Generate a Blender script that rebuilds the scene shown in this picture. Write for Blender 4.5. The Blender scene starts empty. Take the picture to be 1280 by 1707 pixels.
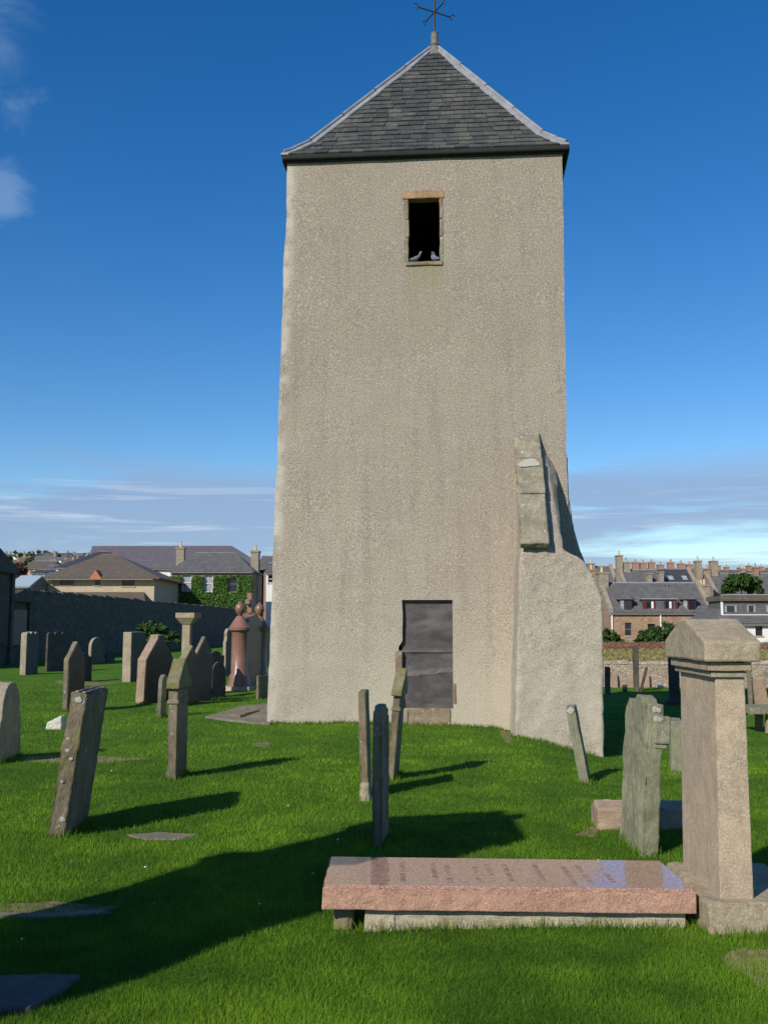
import bpy, bmesh, math, random
import numpy as np
from mathutils import Vector, Matrix, noise
random.seed(7); np.random.seed(7)
R = math.radians
scene = bpy.context.scene
COL = scene.collection

# ------------------------------------------------------------------ camera
F, CX, CY, HOR = 1700.0, 640.0, 853.5, 1045.0       # focal length and horizon in photo pixels
EYE = 1.62
PITCH = math.atan((HOR - CY) / F)
cam = bpy.data.cameras.new('camera'); camo = bpy.data.objects.new('camera', cam); COL.objects.link(camo)
camo.location = (0, 0, EYE); camo.rotation_euler = (math.pi / 2 + PITCH, 0, 0)
cam.sensor_fit = 'VERTICAL'; cam.sensor_height = 24; cam.sensor_width = 18
cam.lens = 24 * F / 1707.0; cam.clip_start = 0.05; cam.clip_end = 8000
scene.camera = camo

# ------------------------------------------------------------------ sky and sun
SUN_AZ, SUN_EL = 36.0, 33.0                           # shadows run to the right and away
sun = bpy.data.lights.new('sun', 'SUN'); suno = bpy.data.objects.new('sun', sun); COL.objects.link(suno)
sun.energy = 4.6; sun.angle = R(0.53); sun.color = (1.0, 0.94, 0.84)
sdir = Vector((math.sin(R(SUN_AZ)) * math.cos(R(SUN_EL)), math.cos(R(SUN_AZ)) * math.cos(R(SUN_EL)), -math.sin(R(SUN_EL))))
suno.rotation_euler = sdir.to_track_quat('-Z', 'Y').to_euler(); suno.location = (-20, -25, 30)
world = bpy.data.worlds.new('World'); scene.world = world; world.use_nodes = True
wt = world.node_tree; wt.nodes.clear()
def wn(t, **k):
    n = wt.nodes.new(t)
    for a, b in k.items(): setattr(n, a, b)
    return n
def wmath(op, a, b=None, clamp=False):
    n = wn('ShaderNodeMath', operation=op, use_clamp=clamp)
    for i, v in enumerate((a, b)):
        if v is None: continue
        if isinstance(v, (int, float)): n.inputs[i].default_value = v
        else: wt.links.new(v, n.inputs[i])
    return n.outputs[0]
def wramp(v, a, b):
    n = wn('ShaderNodeMapRange', interpolation_type='SMOOTHSTEP'); n.inputs[1].default_value = a; n.inputs[2].default_value = b
    wt.links.new(v, n.inputs[0]); return n.outputs[0]
sky = wn('ShaderNodeTexSky', sky_type='NISHITA', sun_disc=False)
sky.sun_elevation = R(SUN_EL); sky.sun_rotation = R(180 + SUN_AZ); sky.altitude = 0
sky.air_density = 1.0; sky.dust_density = 0.1; sky.ozone_density = 2.8
tc = wn('ShaderNodeTexCoord')
sep = wn('ShaderNodeSeparateXYZ'); wt.links.new(tc.outputs['Generated'], sep.inputs[0])
dx, dy, dz = sep.outputs
def wnoise(scale, detail, mapscale, off=(0, 0, 0), rough=0.55, dist=0.0):
    m = wn('ShaderNodeMapping'); m.inputs['Scale'].default_value = mapscale; m.inputs['Location'].default_value = off
    wt.links.new(tc.outputs['Generated'], m.inputs[0])
    n = wn('ShaderNodeTexNoise'); n.inputs['Scale'].default_value = scale; n.inputs['Detail'].default_value = detail
    n.inputs['Roughness'].default_value = rough; n.inputs['Distortion'].default_value = dist
    wt.links.new(m.outputs[0], n.inputs['Vector']); return n.outputs['Fac']
# low stratus bands all round the horizon
n1 = wnoise(1.0, 6, (3.4, 3.4, 34), (3.1, 0.4, 0.9), 0.55, 0.35)
n0 = wnoise(1.0, 3, (2.2, 2.2, 4), (5.2, 1.4, 0.3), 0.5, 0.0)
n2 = wnoise(1.0, 6, (5, 5, 95), (0.3, 1.7, 0.2), 0.6, 0.5)
low = wmath('MULTIPLY', wramp(dz, -0.03, 0.02), wramp(wmath('ADD', dz, wmath('MULTIPLY', n0, 0.07)), 0.212, 0.168))
bank = wmath('MULTIPLY', low, wramp(n1, 0.32, 0.48))
wisp = wmath('MULTIPLY', wmath('MULTIPLY', wramp(dz, -0.03, 0.02), wramp(dz, 0.16, 0.10)), wramp(n2, 0.52, 0.72))
# a few soft fair weather puffs higher up
n3 = wnoise(1.0, 5, (3.2, 3.2, 5.0), (1.35, 0.2, 2.2), 0.5, 0.2)
puff = wmath('MULTIPLY', wramp(n3, 0.70, 0.86), wramp(dz, 0.2, 0.35))
def blob(px, py, rad):
    u, v = (px - CX) / F, (CY - py) / F
    d = Vector((u, math.cos(PITCH) - v * math.sin(PITCH), math.sin(PITCH) + v * math.cos(PITCH))).normalized()
    vd = wn('ShaderNodeVectorMath', operation='DISTANCE'); wt.links.new(tc.outputs['Generated'], vd.inputs[0]); vd.inputs[1].default_value = d; 
    return wramp(wmath('SUBTRACT', vd.outputs['Value'], wmath('MULTIPLY', wmath('SUBTRACT', n4, 0.5), rad * 3.2)), rad * 1.15, rad * 0.0)
n4 = wnoise(1.0, 7, (9, 9, 16), (0.4, 2.2, 0.7), 0.62, 0.8)
puff = wmath('MAXIMUM', puff, wmath('MULTIPLY', wmath('MAXIMUM', blob(-18, 80, 0.05), blob(2, 328, 0.024)), 0.36))
hsv = wn('ShaderNodeHueSaturation'); hsv.inputs['Hue'].default_value = 0.507; hsv.inputs['Saturation'].default_value = 1.38; hsv.inputs['Value'].default_value = 1.32
wt.links.new(sky.outputs[0], hsv.inputs['Color'])
def wmix(fac, a, col):
    m = wn('ShaderNodeMixRGB'); wt.links.new(fac, m.inputs[0]); wt.links.new(a, m.inputs[1]); m.inputs[2].default_value = (*col, 1); return m.outputs[0]
SKY_STRENGTH = 0.095
def cc(r, g, b): return (r / SKY_STRENGTH, g / SKY_STRENGTH, b / SKY_STRENGTH)
c = wmix(wmath('MULTIPLY', bank, 0.80), hsv.outputs[0], cc(0.29, 0.40, 0.615))
c = wmix(wmath('MULTIPLY', wisp, 0.72), c, cc(0.62, 0.72, 0.88))
c = wmix(wmath('MULTIPLY', puff, 0.75), c, cc(0.44, 0.62, 0.82))
bg = wn('ShaderNodeBackground'); bg.inputs['Strength'].default_value = SKY_STRENGTH
wt.links.new(c, bg.inputs['Color'])
wo = wn('ShaderNodeOutputWorld'); wt.links.new(bg.outputs[0], wo.inputs['Surface'])
scene.view_settings.view_transform = 'Standard'; scene.view_settings.look = 'None'
scene.view_settings.exposure = 0.0; scene.view_settings.gamma = 1.0; scene.view_settings.use_curve_mapping = False

# ------------------------------------------------------------------ pixel helpers
def ray(px, py):
    u, v = (px - CX) / F, (CY - py) / F
    return Vector((u, math.cos(PITCH) - v * math.sin(PITCH), math.sin(PITCH) + v * math.cos(PITCH)))
def at(px, py, Y):
    d = ray(px, py); t = Y / d.y; return Vector((d.x * t, Y, EYE + d.z * t))
def sm(a, b, x):
    t = min(1, max(0, (x - a) / (b - a))); return t * t * (3 - 2 * t)
WALL_Y = 38.5
def height(x, y):
    z = 0.0
    z -= 0.36 * sm(1.6, 3.6, x) * sm(10.5, 15.5, y)
    z -= 0.24 * sm(2.0, 6.0, x) * sm(17, 37, y)
    f = sm(2, 5, x)
    if f > 0 and y > WALL_Y + 0.05:
        z += f * (0.86 * sm(WALL_Y + 0.05, WALL_Y + 0.35, y) - 0.30 * sm(45, 90, y)) 
    if y < 60:
        k = sm(60, 35, y)
        z += k * (0.05 * noise.noise((x * 0.35, y * 0.35, 1.3)) + 0.030 * noise.noise((x * 1.0, y * 1.0, 4.7)) + 0.012 * noise.noise((x * 2.3, y * 2.3, 9.1)))
    if y > 120:
        z += 41 * sm(160, 680, y) * sm(0.06, 0.24, -x / y)
        z += 6 * sm(200, 700, y) * sm(0.0, 0.2, x / y)
    return z
def ground(px, py):
    d = ray(px, py); z = 0.0; p = None
    for i in range(12):
        t = (z - EYE) / d.z; p = Vector((d.x * t, d.y * t, z)); z = height(p.x, p.y)
    return Vector((p.x, p.y, z))
def proj_x(x, y, z):
    fy = y * math.cos(PITCH) + (z - EYE) * math.sin(PITCH); return CX + F * x / fy

# ------------------------------------------------------------------ materials
def newmat(name):
    m = bpy.data.materials.new(name); m.use_nodes = True
    nt = m.node_tree; bs = nt.nodes['Principled BSDF']; return m, nt, bs
def N(nt, t, **k):
    n = nt.nodes.new(t)
    for a, b in k.items(): setattr(n, a, b)
    return n
def tex(nt, scale, detail=4, rough=0.55, seed=None, stretch=(1, 1, 1), coord='Object', kind='Noise'):
    t = N(nt, 'ShaderNodeTexCoord'); mp = N(nt, 'ShaderNodeMapping'); mp.inputs['Scale'].default_value = stretch
    nt.links.new(t.outputs[coord], mp.inputs[0]); src = mp.outputs[0]
    if seed is not None:
        oi = N(nt, 'ShaderNodeObjectInfo'); mu = N(nt, 'ShaderNodeMath', operation='MULTIPLY'); mu.inputs[1].default_value = 37.0
        nt.links.new(oi.outputs['Random'], mu.inputs[0]); ad = N(nt, 'ShaderNodeVectorMath', operation='ADD')
        nt.links.new(src, ad.inputs[0]); nt.links.new(mu.outputs[0], ad.inputs[1]); src = ad.outputs[0]
        mp.inputs['Location'].default_value = (seed, seed * 1.7, seed * 0.6)
    if kind == 'Noise':
        n = N(nt, 'ShaderNodeTexNoise'); n.inputs['Scale'].default_value = scale; n.inputs['Detail'].default_value = detail; n.inputs['Roughness'].default_value = rough
        nt.links.new(src, n.inputs['Vector']); return n.outputs['Fac']
    n = N(nt, 'ShaderNodeTexVoronoi'); n.inputs['Scale'].default_value = scale
    nt.links.new(src, n.inputs['Vector']); return n.outputs['Distance']
def rng(nt, v, a, b, c=0, d=1):
    n = N(nt, 'ShaderNodeMapRange', interpolation_type='SMOOTHSTEP')
    for i, q in enumerate((a, b, c, d)): n.inputs[1 + i].default_value = q
    nt.links.new(v, n.inputs[0]); return n.outputs[0]
def mix(nt, f, a, b, mode='MIX'):
    n = N(nt, 'ShaderNodeMixRGB', blend_type=mode)
    for i, q in enumerate((f, a, b)):
        if isinstance(q, (int, float)): n.inputs[i].default_value = q
        elif isinstance(q, (tuple, list)): n.inputs[i].default_value = (*q, 1)
        else: nt.links.new(q, n.inputs[i])
    return n.outputs[0]
def bump(nt, bs, h, strength, dist, prev=None):
    b = N(nt, 'ShaderNodeBump'); b.inputs['Strength'].default_value = strength; b.inputs['Distance'].default_value = dist
    nt.links.new(h, b.inputs['Height'])
    if prev is not None: nt.links.new(prev, b.inputs['Normal'])
    nt.links.new(b.outputs[0], bs.inputs['Normal']); return b.outputs[0]
def sca(c, k): return tuple(x * k for x in c)
def stone_mat(name, col, var=0.35, lichen=0.0, moss=0.0, speck=0.0, rough=0.85, grain=70, bumpd=0.006, lcol=(0.55, 0.55, 0.50), spots=0.0):
    m, nt, bs = newmat(name)
    a = tex(nt, 3.0, 6, 0.6, 1.3); b = tex(nt, 14, 5, 0.6, 5.1)
    c = mix(nt, rng(nt, a, 0.3, 0.7), sca(col, 1 - var), sca(col, 1 + var * 0.6))
    c = mix(nt, rng(nt, b, 0.35, 0.7, 0, 0.55), c, sca(col, 0.62))
    streak = tex(nt, 1.0, 5, 0.6, 8.8, (14, 14, 1.2))
    c = mix(nt, rng(nt, streak, 0.5, 0.72, 0, 0.4), c, sca(col, 0.55))
    if speck:
        s = tex(nt, 110, 2, 0.7, 2.0); c = mix(nt, rng(nt, s, 0.50, 0.62, 0, speck), c, sca(col, 1.7))
        s2 = tex(nt, 150, 2, 0.7, 7.0); c = mix(nt, rng(nt, s2, 0.56, 0.66, 0, speck), c, sca(col, 0.25))
    if moss:
        q = tex(nt, 5, 6, 0.65, 3.3); c = mix(nt, rng(nt, q, 0.62 - moss * 0.25, 0.78 - moss * 0.25, 0, 0.8), c, (0.16, 0.15, 0.035))
    if lichen:
        q = tex(nt, 9, 7, 0.68, 11.0); c = mix(nt, rng(nt, q, 0.68 - lichen * 0.2, 0.74 - lichen * 0.2, 0, 0.85), c, lcol)
    if spots:
        v = tex(nt, 7, 0, 0, 4.4, kind='Voronoi'); c = mix(nt, rng(nt, v, 0.10 + spots * 0.12, 0.06 + spots * 0.08), c, (0.60, 0.58, 0.50))
    nt.links.new(c, bs.inputs['Base Color']); bs.inputs['Roughness'].default_value = rough
    g = tex(nt, grain, 4, 0.7, 6.0); p = bump(nt, bs, g, 0.55, bumpd)
    bump(nt, bs, b, 0.5, bumpd * 3, p)
    return m
def plain(name, col, rough=0.7, metal=0.0, var=0.25, scale=6.0, bd=0.0):
    m, nt, bs = newmat(name)
    a = tex(nt, scale, 5, 0.6, 1.0)
    nt.links.new(mix(nt, rng(nt, a, 0.3, 0.7), sca(col, 1 - var), sca(col, 1 + var)), bs.inputs['Base Color'])
    bs.inputs['Roughness'].default_value = rough; bs.inputs['Metallic'].default_value = metal
    if bd: bump(nt, bs, a, 0.6, bd)
    return m
M = {}
STAIN_X, STAIN_Z = 2.70, 7.93
def harl():
    m, nt, bs = newmat('roughcast_harling')
    big = tex(nt, 0.45, 6, 0.6); mid = tex(nt, 2.6, 6, 0.62)
    c = mix(nt, rng(nt, big, 0.3, 0.7), (0.375, 0.312, 0.238), (0.44, 0.372, 0.288))
    st = tex(nt, 1.0, 6, 0.6, None, (5, 5, 0.45))
    c = mix(nt, rng(nt, st, 0.48, 0.68, 0, 0.60), c, (0.26, 0.228, 0.178))
    c = mix(nt, rng(nt, mid, 0.52, 0.72, 0, 0.7), c, (0.50, 0.45, 0.36))
    # yellow-green algae, more of it low on the wall
    t = N(nt, 'ShaderNodeTexCoord'); s = N(nt, 'ShaderNodeSeparateXYZ'); nt.links.new(t.outputs['Object'], s.inputs[0])
    lowf = rng(nt, s.outputs[2], 3.6, 0.3, 0, 0.55); al = tex(nt, 0.9, 5, 0.6, None, (1, 1, 0.6))
    mu = N(nt, 'ShaderNodeMath', operation='MULTIPLY'); nt.links.new(lowf, mu.inputs[0]); nt.links.new(rng(nt, al, 0.35, 0.65), mu.inputs[1])
    c = mix(nt, mu.outputs[0], c, (0.49, 0.435, 0.31))
    hi = rng(nt, s.outputs[2], 0.8, 7.5, 0, 0.46); c = mix(nt, hi, c, (0.245, 0.203, 0.152))      # sooty rain wash, heavier high up
    sp = tex(nt, 34, 4, 0.78); c = mix(nt, rng(nt, sp, 0.47, 0.66, 0, 0.8), c, (0.62, 0.54, 0.44))
    sp2 = tex(nt, 40, 4, 0.78, None, (1, 1, 1.1)); c = mix(nt, rng(nt, sp2, 0.54, 0.34, 0, 0.75), c, (0.17, 0.137, 0.10))
    bl = tex(nt, 1.3, 7, 0.7); c = mix(nt, rng(nt, bl, 0.50, 0.68, 0, 0.22), c, (0.245, 0.205, 0.155))
    # paler limewash left on the corner and a splashed base course
    tp = N(nt, 'ShaderNodeMath', operation='MULTIPLY_ADD'); nt.links.new(s.outputs[2], tp.inputs[0]); tp.inputs[1].default_value = -0.026; nt.links.new(s.outputs[0], tp.inputs[2])
    co = N(nt, 'ShaderNodeMath', operation='MULTIPLY'); nt.links.new(rng(nt, tp.outputs[0], 0.22, 0.04, 0, 0.75), co.inputs[0]); nt.links.new(rng(nt, mid, 0.35, 0.6), co.inputs[1])
    c = mix(nt, co.outputs[0], c, (0.60, 0.55, 0.46))
    sb_ = N(nt, 'ShaderNodeMath', operation='MULTIPLY'); nt.links.new(rng(nt, s.outputs[2], 1.6, 0.1, 0, 0.6), sb_.inputs[0]); nt.links.new(rng(nt, big, 0.35, 0.6), sb_.inputs[1])
    c = mix(nt, sb_.outputs[0], c, (0.52, 0.46, 0.35))
    # green run-off stain below the belfry sill
    wx = N(nt, 'ShaderNodeMath', operation='SUBTRACT'); nt.links.new(s.outputs[0], wx.inputs[0]); wx.inputs[1].default_value = STAIN_X
    ab = N(nt, 'ShaderNodeMath', operation='ABSOLUTE'); nt.links.new(wx.outputs[0], ab.inputs[0])
    k1 = N(nt, 'ShaderNodeMath', operation='MULTIPLY'); nt.links.new(rng(nt, ab.outputs[0], 0.42, 0.12), k1.inputs[0]); nt.links.new(rng(nt, s.outputs[2], STAIN_Z - 1.7, STAIN_Z, 0, 0.75), k1.inputs[1])
    k2 = N(nt, 'ShaderNodeMath', operation='MULTIPLY'); nt.links.new(k1.outputs[0], k2.inputs[0]); nt.links.new(rng(nt, st, 0.35, 0.6), k2.inputs[1]); k3 = N(nt, 'ShaderNodeMath', operation='MULTIPLY'); nt.links.new(k2.outputs[0], k3.inputs[0]); nt.links.new(rng(nt, s.outputs[2], STAIN_Z + 0.06, STAIN_Z), k3.inputs[1])
    c = mix(nt, k3.outputs[0], c, (0.25, 0.235, 0.115))
    nt.links.new(c, bs.inputs['Base Color']); bs.inputs['Roughness'].default_value = 0.95
    v = tex(nt, 42, 4, 0.75); p = bump(nt, bs, v, 0.9, 0.019)
    bump(nt, bs, mid, 0.3, 0.03, p); return m
M['harl'] = harl()
M['sandstone'] = stone_mat('red_sandstone', (0.30, 0.22, 0.145), 0.4, 0.2, 0.2)
M['lintel'] = stone_mat('orange_sandstone', (0.40, 0.245, 0.135), 0.35, 0.15)
M['capstone'] = stone_mat('weathered_cap_stone', (0.30, 0.26, 0.18), 0.35, 0.35, 0.3)
M['grey_stone'] = stone_mat('grey_headstone', (0.215, 0.19, 0.135), 0.4, 0.2, 0.25)
M['brown_stone'] = stone_mat('brown_lichened_headstone', (0.215, 0.175, 0.11), 0.45, 0.25, 0.35)
M['green_stone'] = stone_mat('algae_green_headstone', (0.235, 0.225, 0.14), 0.3, 0.12, 0.25, speck=0.15)
M['pale_stone'] = stone_mat('pale_headstone', (0.36, 0.30, 0.205), 0.25, 0.15, 0.05, speck=0.2)
M['white_stone'] = stone_mat('white_marble', (0.62, 0.58, 0.48), 0.2, 0.1)
M['pink_head'] = stone_mat('pinkish_headstone', (0.36, 0.255, 0.175), 0.25, 0.05, 0.02, speck=0.25)
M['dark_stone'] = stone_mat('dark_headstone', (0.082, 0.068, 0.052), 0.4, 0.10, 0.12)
M['shaded_face'] = stone_mat('painted_face_shade', (0.062, 0.052, 0.042), 0.35, 0.05, 0.05, rough=0.6, bumpd=0.002)  # near-black tone standing in for shade on broad headstone faces
M['grey_granite'] = stone_mat('grey_granite_shaft', (0.44, 0.345, 0.235), 0.16, 0.06, 0.0, speck=0.45, grain=120, bumpd=0.003)
M['buff_granite'] = stone_mat('buff_granite_cap', (0.37, 0.30, 0.195), 0.25, 0.12, 0.12, speck=0.35, grain=100)
M['pink_rough'] = stone_mat('rough_pink_granite', (0.47, 0.27, 0.185), 0.2, 0.0, 0.0, speck=0.45, grain=60, bumpd=0.012)
M['kerb_granite'] = stone_mat('grey_granite_kerb', (0.44, 0.37, 0.26), 0.25, 0.1, 0.1, speck=0.35)
M['red_granite'] = stone_mat('polished_red_granite', (0.25, 0.13, 0.09), 0.2, 0, 0, speck=0.3, rough=0.35, bumpd=0.0005)
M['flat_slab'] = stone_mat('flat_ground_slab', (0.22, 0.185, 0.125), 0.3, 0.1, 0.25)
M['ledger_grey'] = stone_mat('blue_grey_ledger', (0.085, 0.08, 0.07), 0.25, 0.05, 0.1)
M['lichen_white'] = plain('white_lichen', (0.38, 0.37, 0.32), 0.95, 0, 0.12, 40, 0.004)
M['moss'] = stone_mat('mossy_coping', (0.24, 0.205, 0.12), 0.3, 0.2, 0.75)
def polished():
    m, nt, bs = newmat('polished_pink_granite')
    a = tex(nt, 90, 3, 0.7); b = tex(nt, 60, 3, 0.7, None, (1, 1.2, 1))
    c = mix(nt, rng(nt, a, 0.42, 0.6), (0.30, 0.17, 0.12), (0.52, 0.33, 0.245)); c = mix(nt, rng(nt, b, 0.58, 0.66, 0, 0.6), c, (0.10, 0.075, 0.06))
    nt.links.new(c, bs.inputs['Base Color']); bs.inputs['Roughness'].default_value = 0.11; bs.inputs['IOR'].default_value = 1.55
    g = tex(nt, 7, 3, 0.5); bump(nt, bs, g, 0.10, 0.0015); return m
M['polished'] = polished()
M['letter'] = plain('cut_lettering', (0.25, 0.155, 0.115), 0.8)
def slate():
    m, nt, bs = newmat('roof_slate')
    oi = N(nt, 'ShaderNodeObjectInfo'); a = tex(nt, 8, 5, 0.65, 2.0)
    c = mix(nt, oi.outputs['Random'], (0.035, 0.038, 0.038), (0.095, 0.092, 0.078))
    c = mix(nt, rng(nt, a, 0.45, 0.75, 0, 0.6), c, (0.13, 0.12, 0.085))
    q = tex(nt, 1.1, 5, 0.65); c = mix(nt, rng(nt, q, 0.42, 0.62, 0, 0.55), c, (0.028, 0.032, 0.034)); c = mix(nt, rng(nt, a, 0.58, 0.70, 0, 0.6), c, (0.17, 0.155, 0.085))
    nt.links.new(c, bs.inputs['Base Color']); bs.inputs['Roughness'].default_value = 0.72; bump(nt, bs, a, 0.5, 0.01); return m
M['slate'] = slate()
M['lead'] = plain('lead_flashing', (0.25, 0.255, 0.265), 0.55, 0.0, 0.18, 5, 0.004)
M['lead_joint'] = plain('lead_joint', (0.14, 0.15, 0.16), 0.6)
M['iron'] = plain('dark_cast_iron', (0.010, 0.013, 0.011), 0.85)
M['finial'] = plain('weathered_finial_lead', (0.17, 0.155, 0.13), 0.7, 0, 0.3, 12)
M['rust'] = plain('rusty_iron', (0.05, 0.035, 0.03), 0.7, 0.2)
def sheet():
    m, nt, bs = newmat('weathered_sheet_metal')
    a = tex(nt, 3, 6, 0.65, None, (1, 1, 2.2)); c = mix(nt, rng(nt, a, 0.35, 0.68), (0.052, 0.048, 0.048), (0.115, 0.10, 0.092))
    b = tex(nt, 5, 6, 0.7, None, (1, 1, 3)); c = mix(nt, rng(nt, b, 0.56, 0.72, 0, 0.6), c, (0.14, 0.075, 0.05))
    nt.links.new(c, bs.inputs['Base Color']); bs.inputs['Roughness'].default_value = 0.6; bs.inputs['Metallic'].default_value = 0.15
    bump(nt, bs, a, 0.4, 0.02); return m
M['sheet'] = sheet()
M['dark_wood'] = plain('dark_old_timber', (0.02, 0.018, 0.016), 0.8)
def rubble(name, c1, c2, scale=2.2):
    m, nt, bs = newmat(name)
    t = N(nt, 'ShaderNodeTexCoord'); mp = N(nt, 'ShaderNodeMapping'); mp.inputs['Scale'].default_value = (1, 1, 1.7); nt.links.new(t.outputs['Object'], mp.inputs[0])
    v = N(nt, 'ShaderNodeTexVoronoi'); v.inputs['Scale'].default_value = scale; nt.links.new(mp.outputs[0], v.inputs['Vector'])
    e = N(nt, 'ShaderNodeTexVoronoi', feature='DISTANCE_TO_EDGE'); e.inputs['Scale'].default_value = scale; nt.links.new(mp.outputs[0], e.inputs['Vector'])
    sp = N(nt, 'ShaderNodeSeparateColor'); nt.links.new(v.outputs['Color'], sp.inputs[0])
    c = mix(nt, sp.outputs[0], c1, c2); c = mix(nt, rng(nt, e.outputs['Distance'], 0.07, 0.02), c, sca(c2, 0.9))
    n = tex(nt, 9, 5, 0.6, 2.0); c = mix(nt, rng(nt, n, 0.4, 0.75, 0, 0.5), c, sca(c1, 0.55))
    nt.links.new(c, bs.inputs['Base Color']); bs.inputs['Roughness'].default_value = 0.9
    bump(nt, bs, rng(nt, e.outputs['Distance'], 0.0, 0.12), 0.7, 0.03); return m
M['rubble_dark'] = rubble('dark_rubble', (0.075, 0.06, 0.045), (0.14, 0.115, 0.085), 2.6)
M['rubble_pale'] = rubble('pale_rubble', (0.32, 0.24, 0.16), (0.48, 0.39, 0.29), 5.5)
M['granite_wall'] = rubble('pink_granite_wall', (0.30, 0.175, 0.10), (0.42, 0.28, 0.18), 2.4)
M['gable_stone'] = rubble('grey_granite_gable', (0.27, 0.22, 0.16), (0.36, 0.30, 0.22), 2.0)
M['cream'] = plain('cream_render', (0.46, 0.37, 0.25), 0.9, 0, 0.08, 2)
M['white_render'] = plain('white_render', (0.75, 0.74, 0.68), 0.9, 0, 0.05, 2)
M['grey_render'] = plain('grey_render', (0.20, 0.18, 0.16), 0.9, 0, 0.1, 2)
M['brick'] = plain('red_brick', (0.31, 0.185, 0.125), 0.9, 0, 0.2, 8)
def roofmat(name, c1, c2, row=0.35):
    m, nt, bs = newmat(name)
    a = tex(nt, 1.6, 6, 0.65, 2.0); b = tex(nt, 1.0, 4, 0.6, 5.0, (5, 5, 7))
    c = mix(nt, rng(nt, a, 0.3, 0.7), c1, c2); c = mix(nt, rng(nt, b, 0.4, 0.7, 0, 0.5), c, sca(c1, 0.7))
    w = N(nt, 'ShaderNodeTexWave', bands_direction='Z'); w.inputs['Scale'].default_value = 1.3; t = N(nt, 'ShaderNodeTexCoord'); nt.links.new(t.outputs['Object'], w.inputs['Vector'])
    w.inputs['Distortion'].default_value = 0.6
    c = mix(nt, rng(nt, w.outputs['Fac'], 0.0, 0.25, 0.35, 0), c, sca(c1, 0.5))
    nt.links.new(c, bs.inputs['Base Color']); bs.inputs['Roughness'].default_value = 0.7; bump(nt, bs, w.outputs['Fac'], 0.4, 0.03); return m
M['roof_grey'] = roofmat('grey_slate_roof', (0.10, 0.096, 0.09), (0.16, 0.15, 0.135))
M['roof_purple'] = roofmat('purple_slate_roof', (0.115, 0.10, 0.108), (0.16, 0.14, 0.148))
M['roof_dark'] = roofmat('dark_slate_roof', (0.035, 0.04, 0.05), (0.06, 0.065, 0.08))
M['roof_brown'] = roofmat('brown_tile_roof', (0.115, 0.09, 0.062), (0.16, 0.125, 0.09))
M['orange'] = plain('orange_ridge_tile', (0.42, 0.16, 0.07), 0.8, 0, 0.2)
M['window_wood'] = plain('orange_brown_timber', (0.30, 0.13, 0.05), 0.6)
M['maroon'] = plain('maroon_painted_timber', (0.10, 0.022, 0.022), 0.5)
M['white_paint'] = plain('white_paint', (0.78, 0.78, 0.76), 0.5, 0, 0.05)
M['pot'] = plain('buff_clay_pot', (0.55, 0.42, 0.22), 0.8)
M['red_pot'] = plain('terracotta_pot', (0.40, 0.26, 0.165), 0.8)
M['shed_blue'] = plain('pale_blue_sheeting', (0.36, 0.44, 0.47), 0.6, 0, 0.08)
M['blue_paint'] = plain('blue_paint', (0.04, 0.09, 0.22), 0.5)
M['net'] = plain('net_curtain', (0.30, 0.31, 0.33), 0.9, 0, 0.25, 3)
def glass():
    m, nt, bs = newmat('window_glass'); bs.inputs['Base Color'].default_value = (0.02, 0.024, 0.03, 1); bs.inputs['Roughness'].default_value = 0.06
    n = tex(nt, 1.5, 2); bump(nt, bs, n, 0.15, 0.02); return m
M['glass'] = glass()
M['pigeon'] = plain('pigeon_feathers', (0.13, 0.14, 0.17), 0.7, 0, 0.4, 20)
M['bark'] = plain('bark', (0.07, 0.05, 0.035), 0.9, 0, 0.3, 10, 0.01)
M['earth'] = plain('bare_earth', (0.19, 0.145, 0.07), 0.95, 0, 0.4, 9, 0.02)
def leafmat(name, c1, c2, trans=0.0):
    m, nt, bs = newmat(name)
    at_ = N(nt, 'ShaderNodeAttribute', attribute_name='tone')
    nt.links.new(mix(nt, at_.outputs['Fac'], c1, c2), bs.inputs['Base Color']); bs.inputs['Roughness'].default_value = 0.75
    bs.inputs['Specular IOR Level'].default_value = 0.2
    if trans:
        tr = N(nt, 'ShaderNodeBsdfTranslucent'); nt.links.new(mix(nt, at_.outputs['Fac'], sca(c1, 1.1), sca(c2, 1.1)), tr.inputs[0])
        mx = N(nt, 'ShaderNodeMixShader'); mx.inputs[0].default_value = trans; out = nt.nodes['Material Output']
        nt.links.new(bs.outputs[0], mx.inputs[1]); nt.links.new(tr.outputs[0], mx.inputs[2]); nt.links.new(mx.outputs[0], out.inputs[0])
    return m
M['grass_blade'] = leafmat('grass_blades', (0.042, 0.105, 0.006), (0.185, 0.320, 0.017), 0.2)
M['leaf'] = leafmat('green_leaves', (0.022, 0.05, 0.012), (0.06, 0.12, 0.025))
M['ivy'] = leafmat('ivy_leaves', (0.035, 0.085, 0.015), (0.08, 0.16, 0.03))
M['pink_leaf'] = leafmat('reddish_leaves', (0.10, 0.035, 0.03), (0.20, 0.09, 0.06))
M['weed_red'] = leafmat('reddish_weeds', (0.16, 0.065, 0.055), (0.26, 0.15, 0.085))
M['weed_yellow'] = leafmat('straw_grass', (0.17, 0.17, 0.055), (0.30, 0.24, 0.10))
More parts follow.
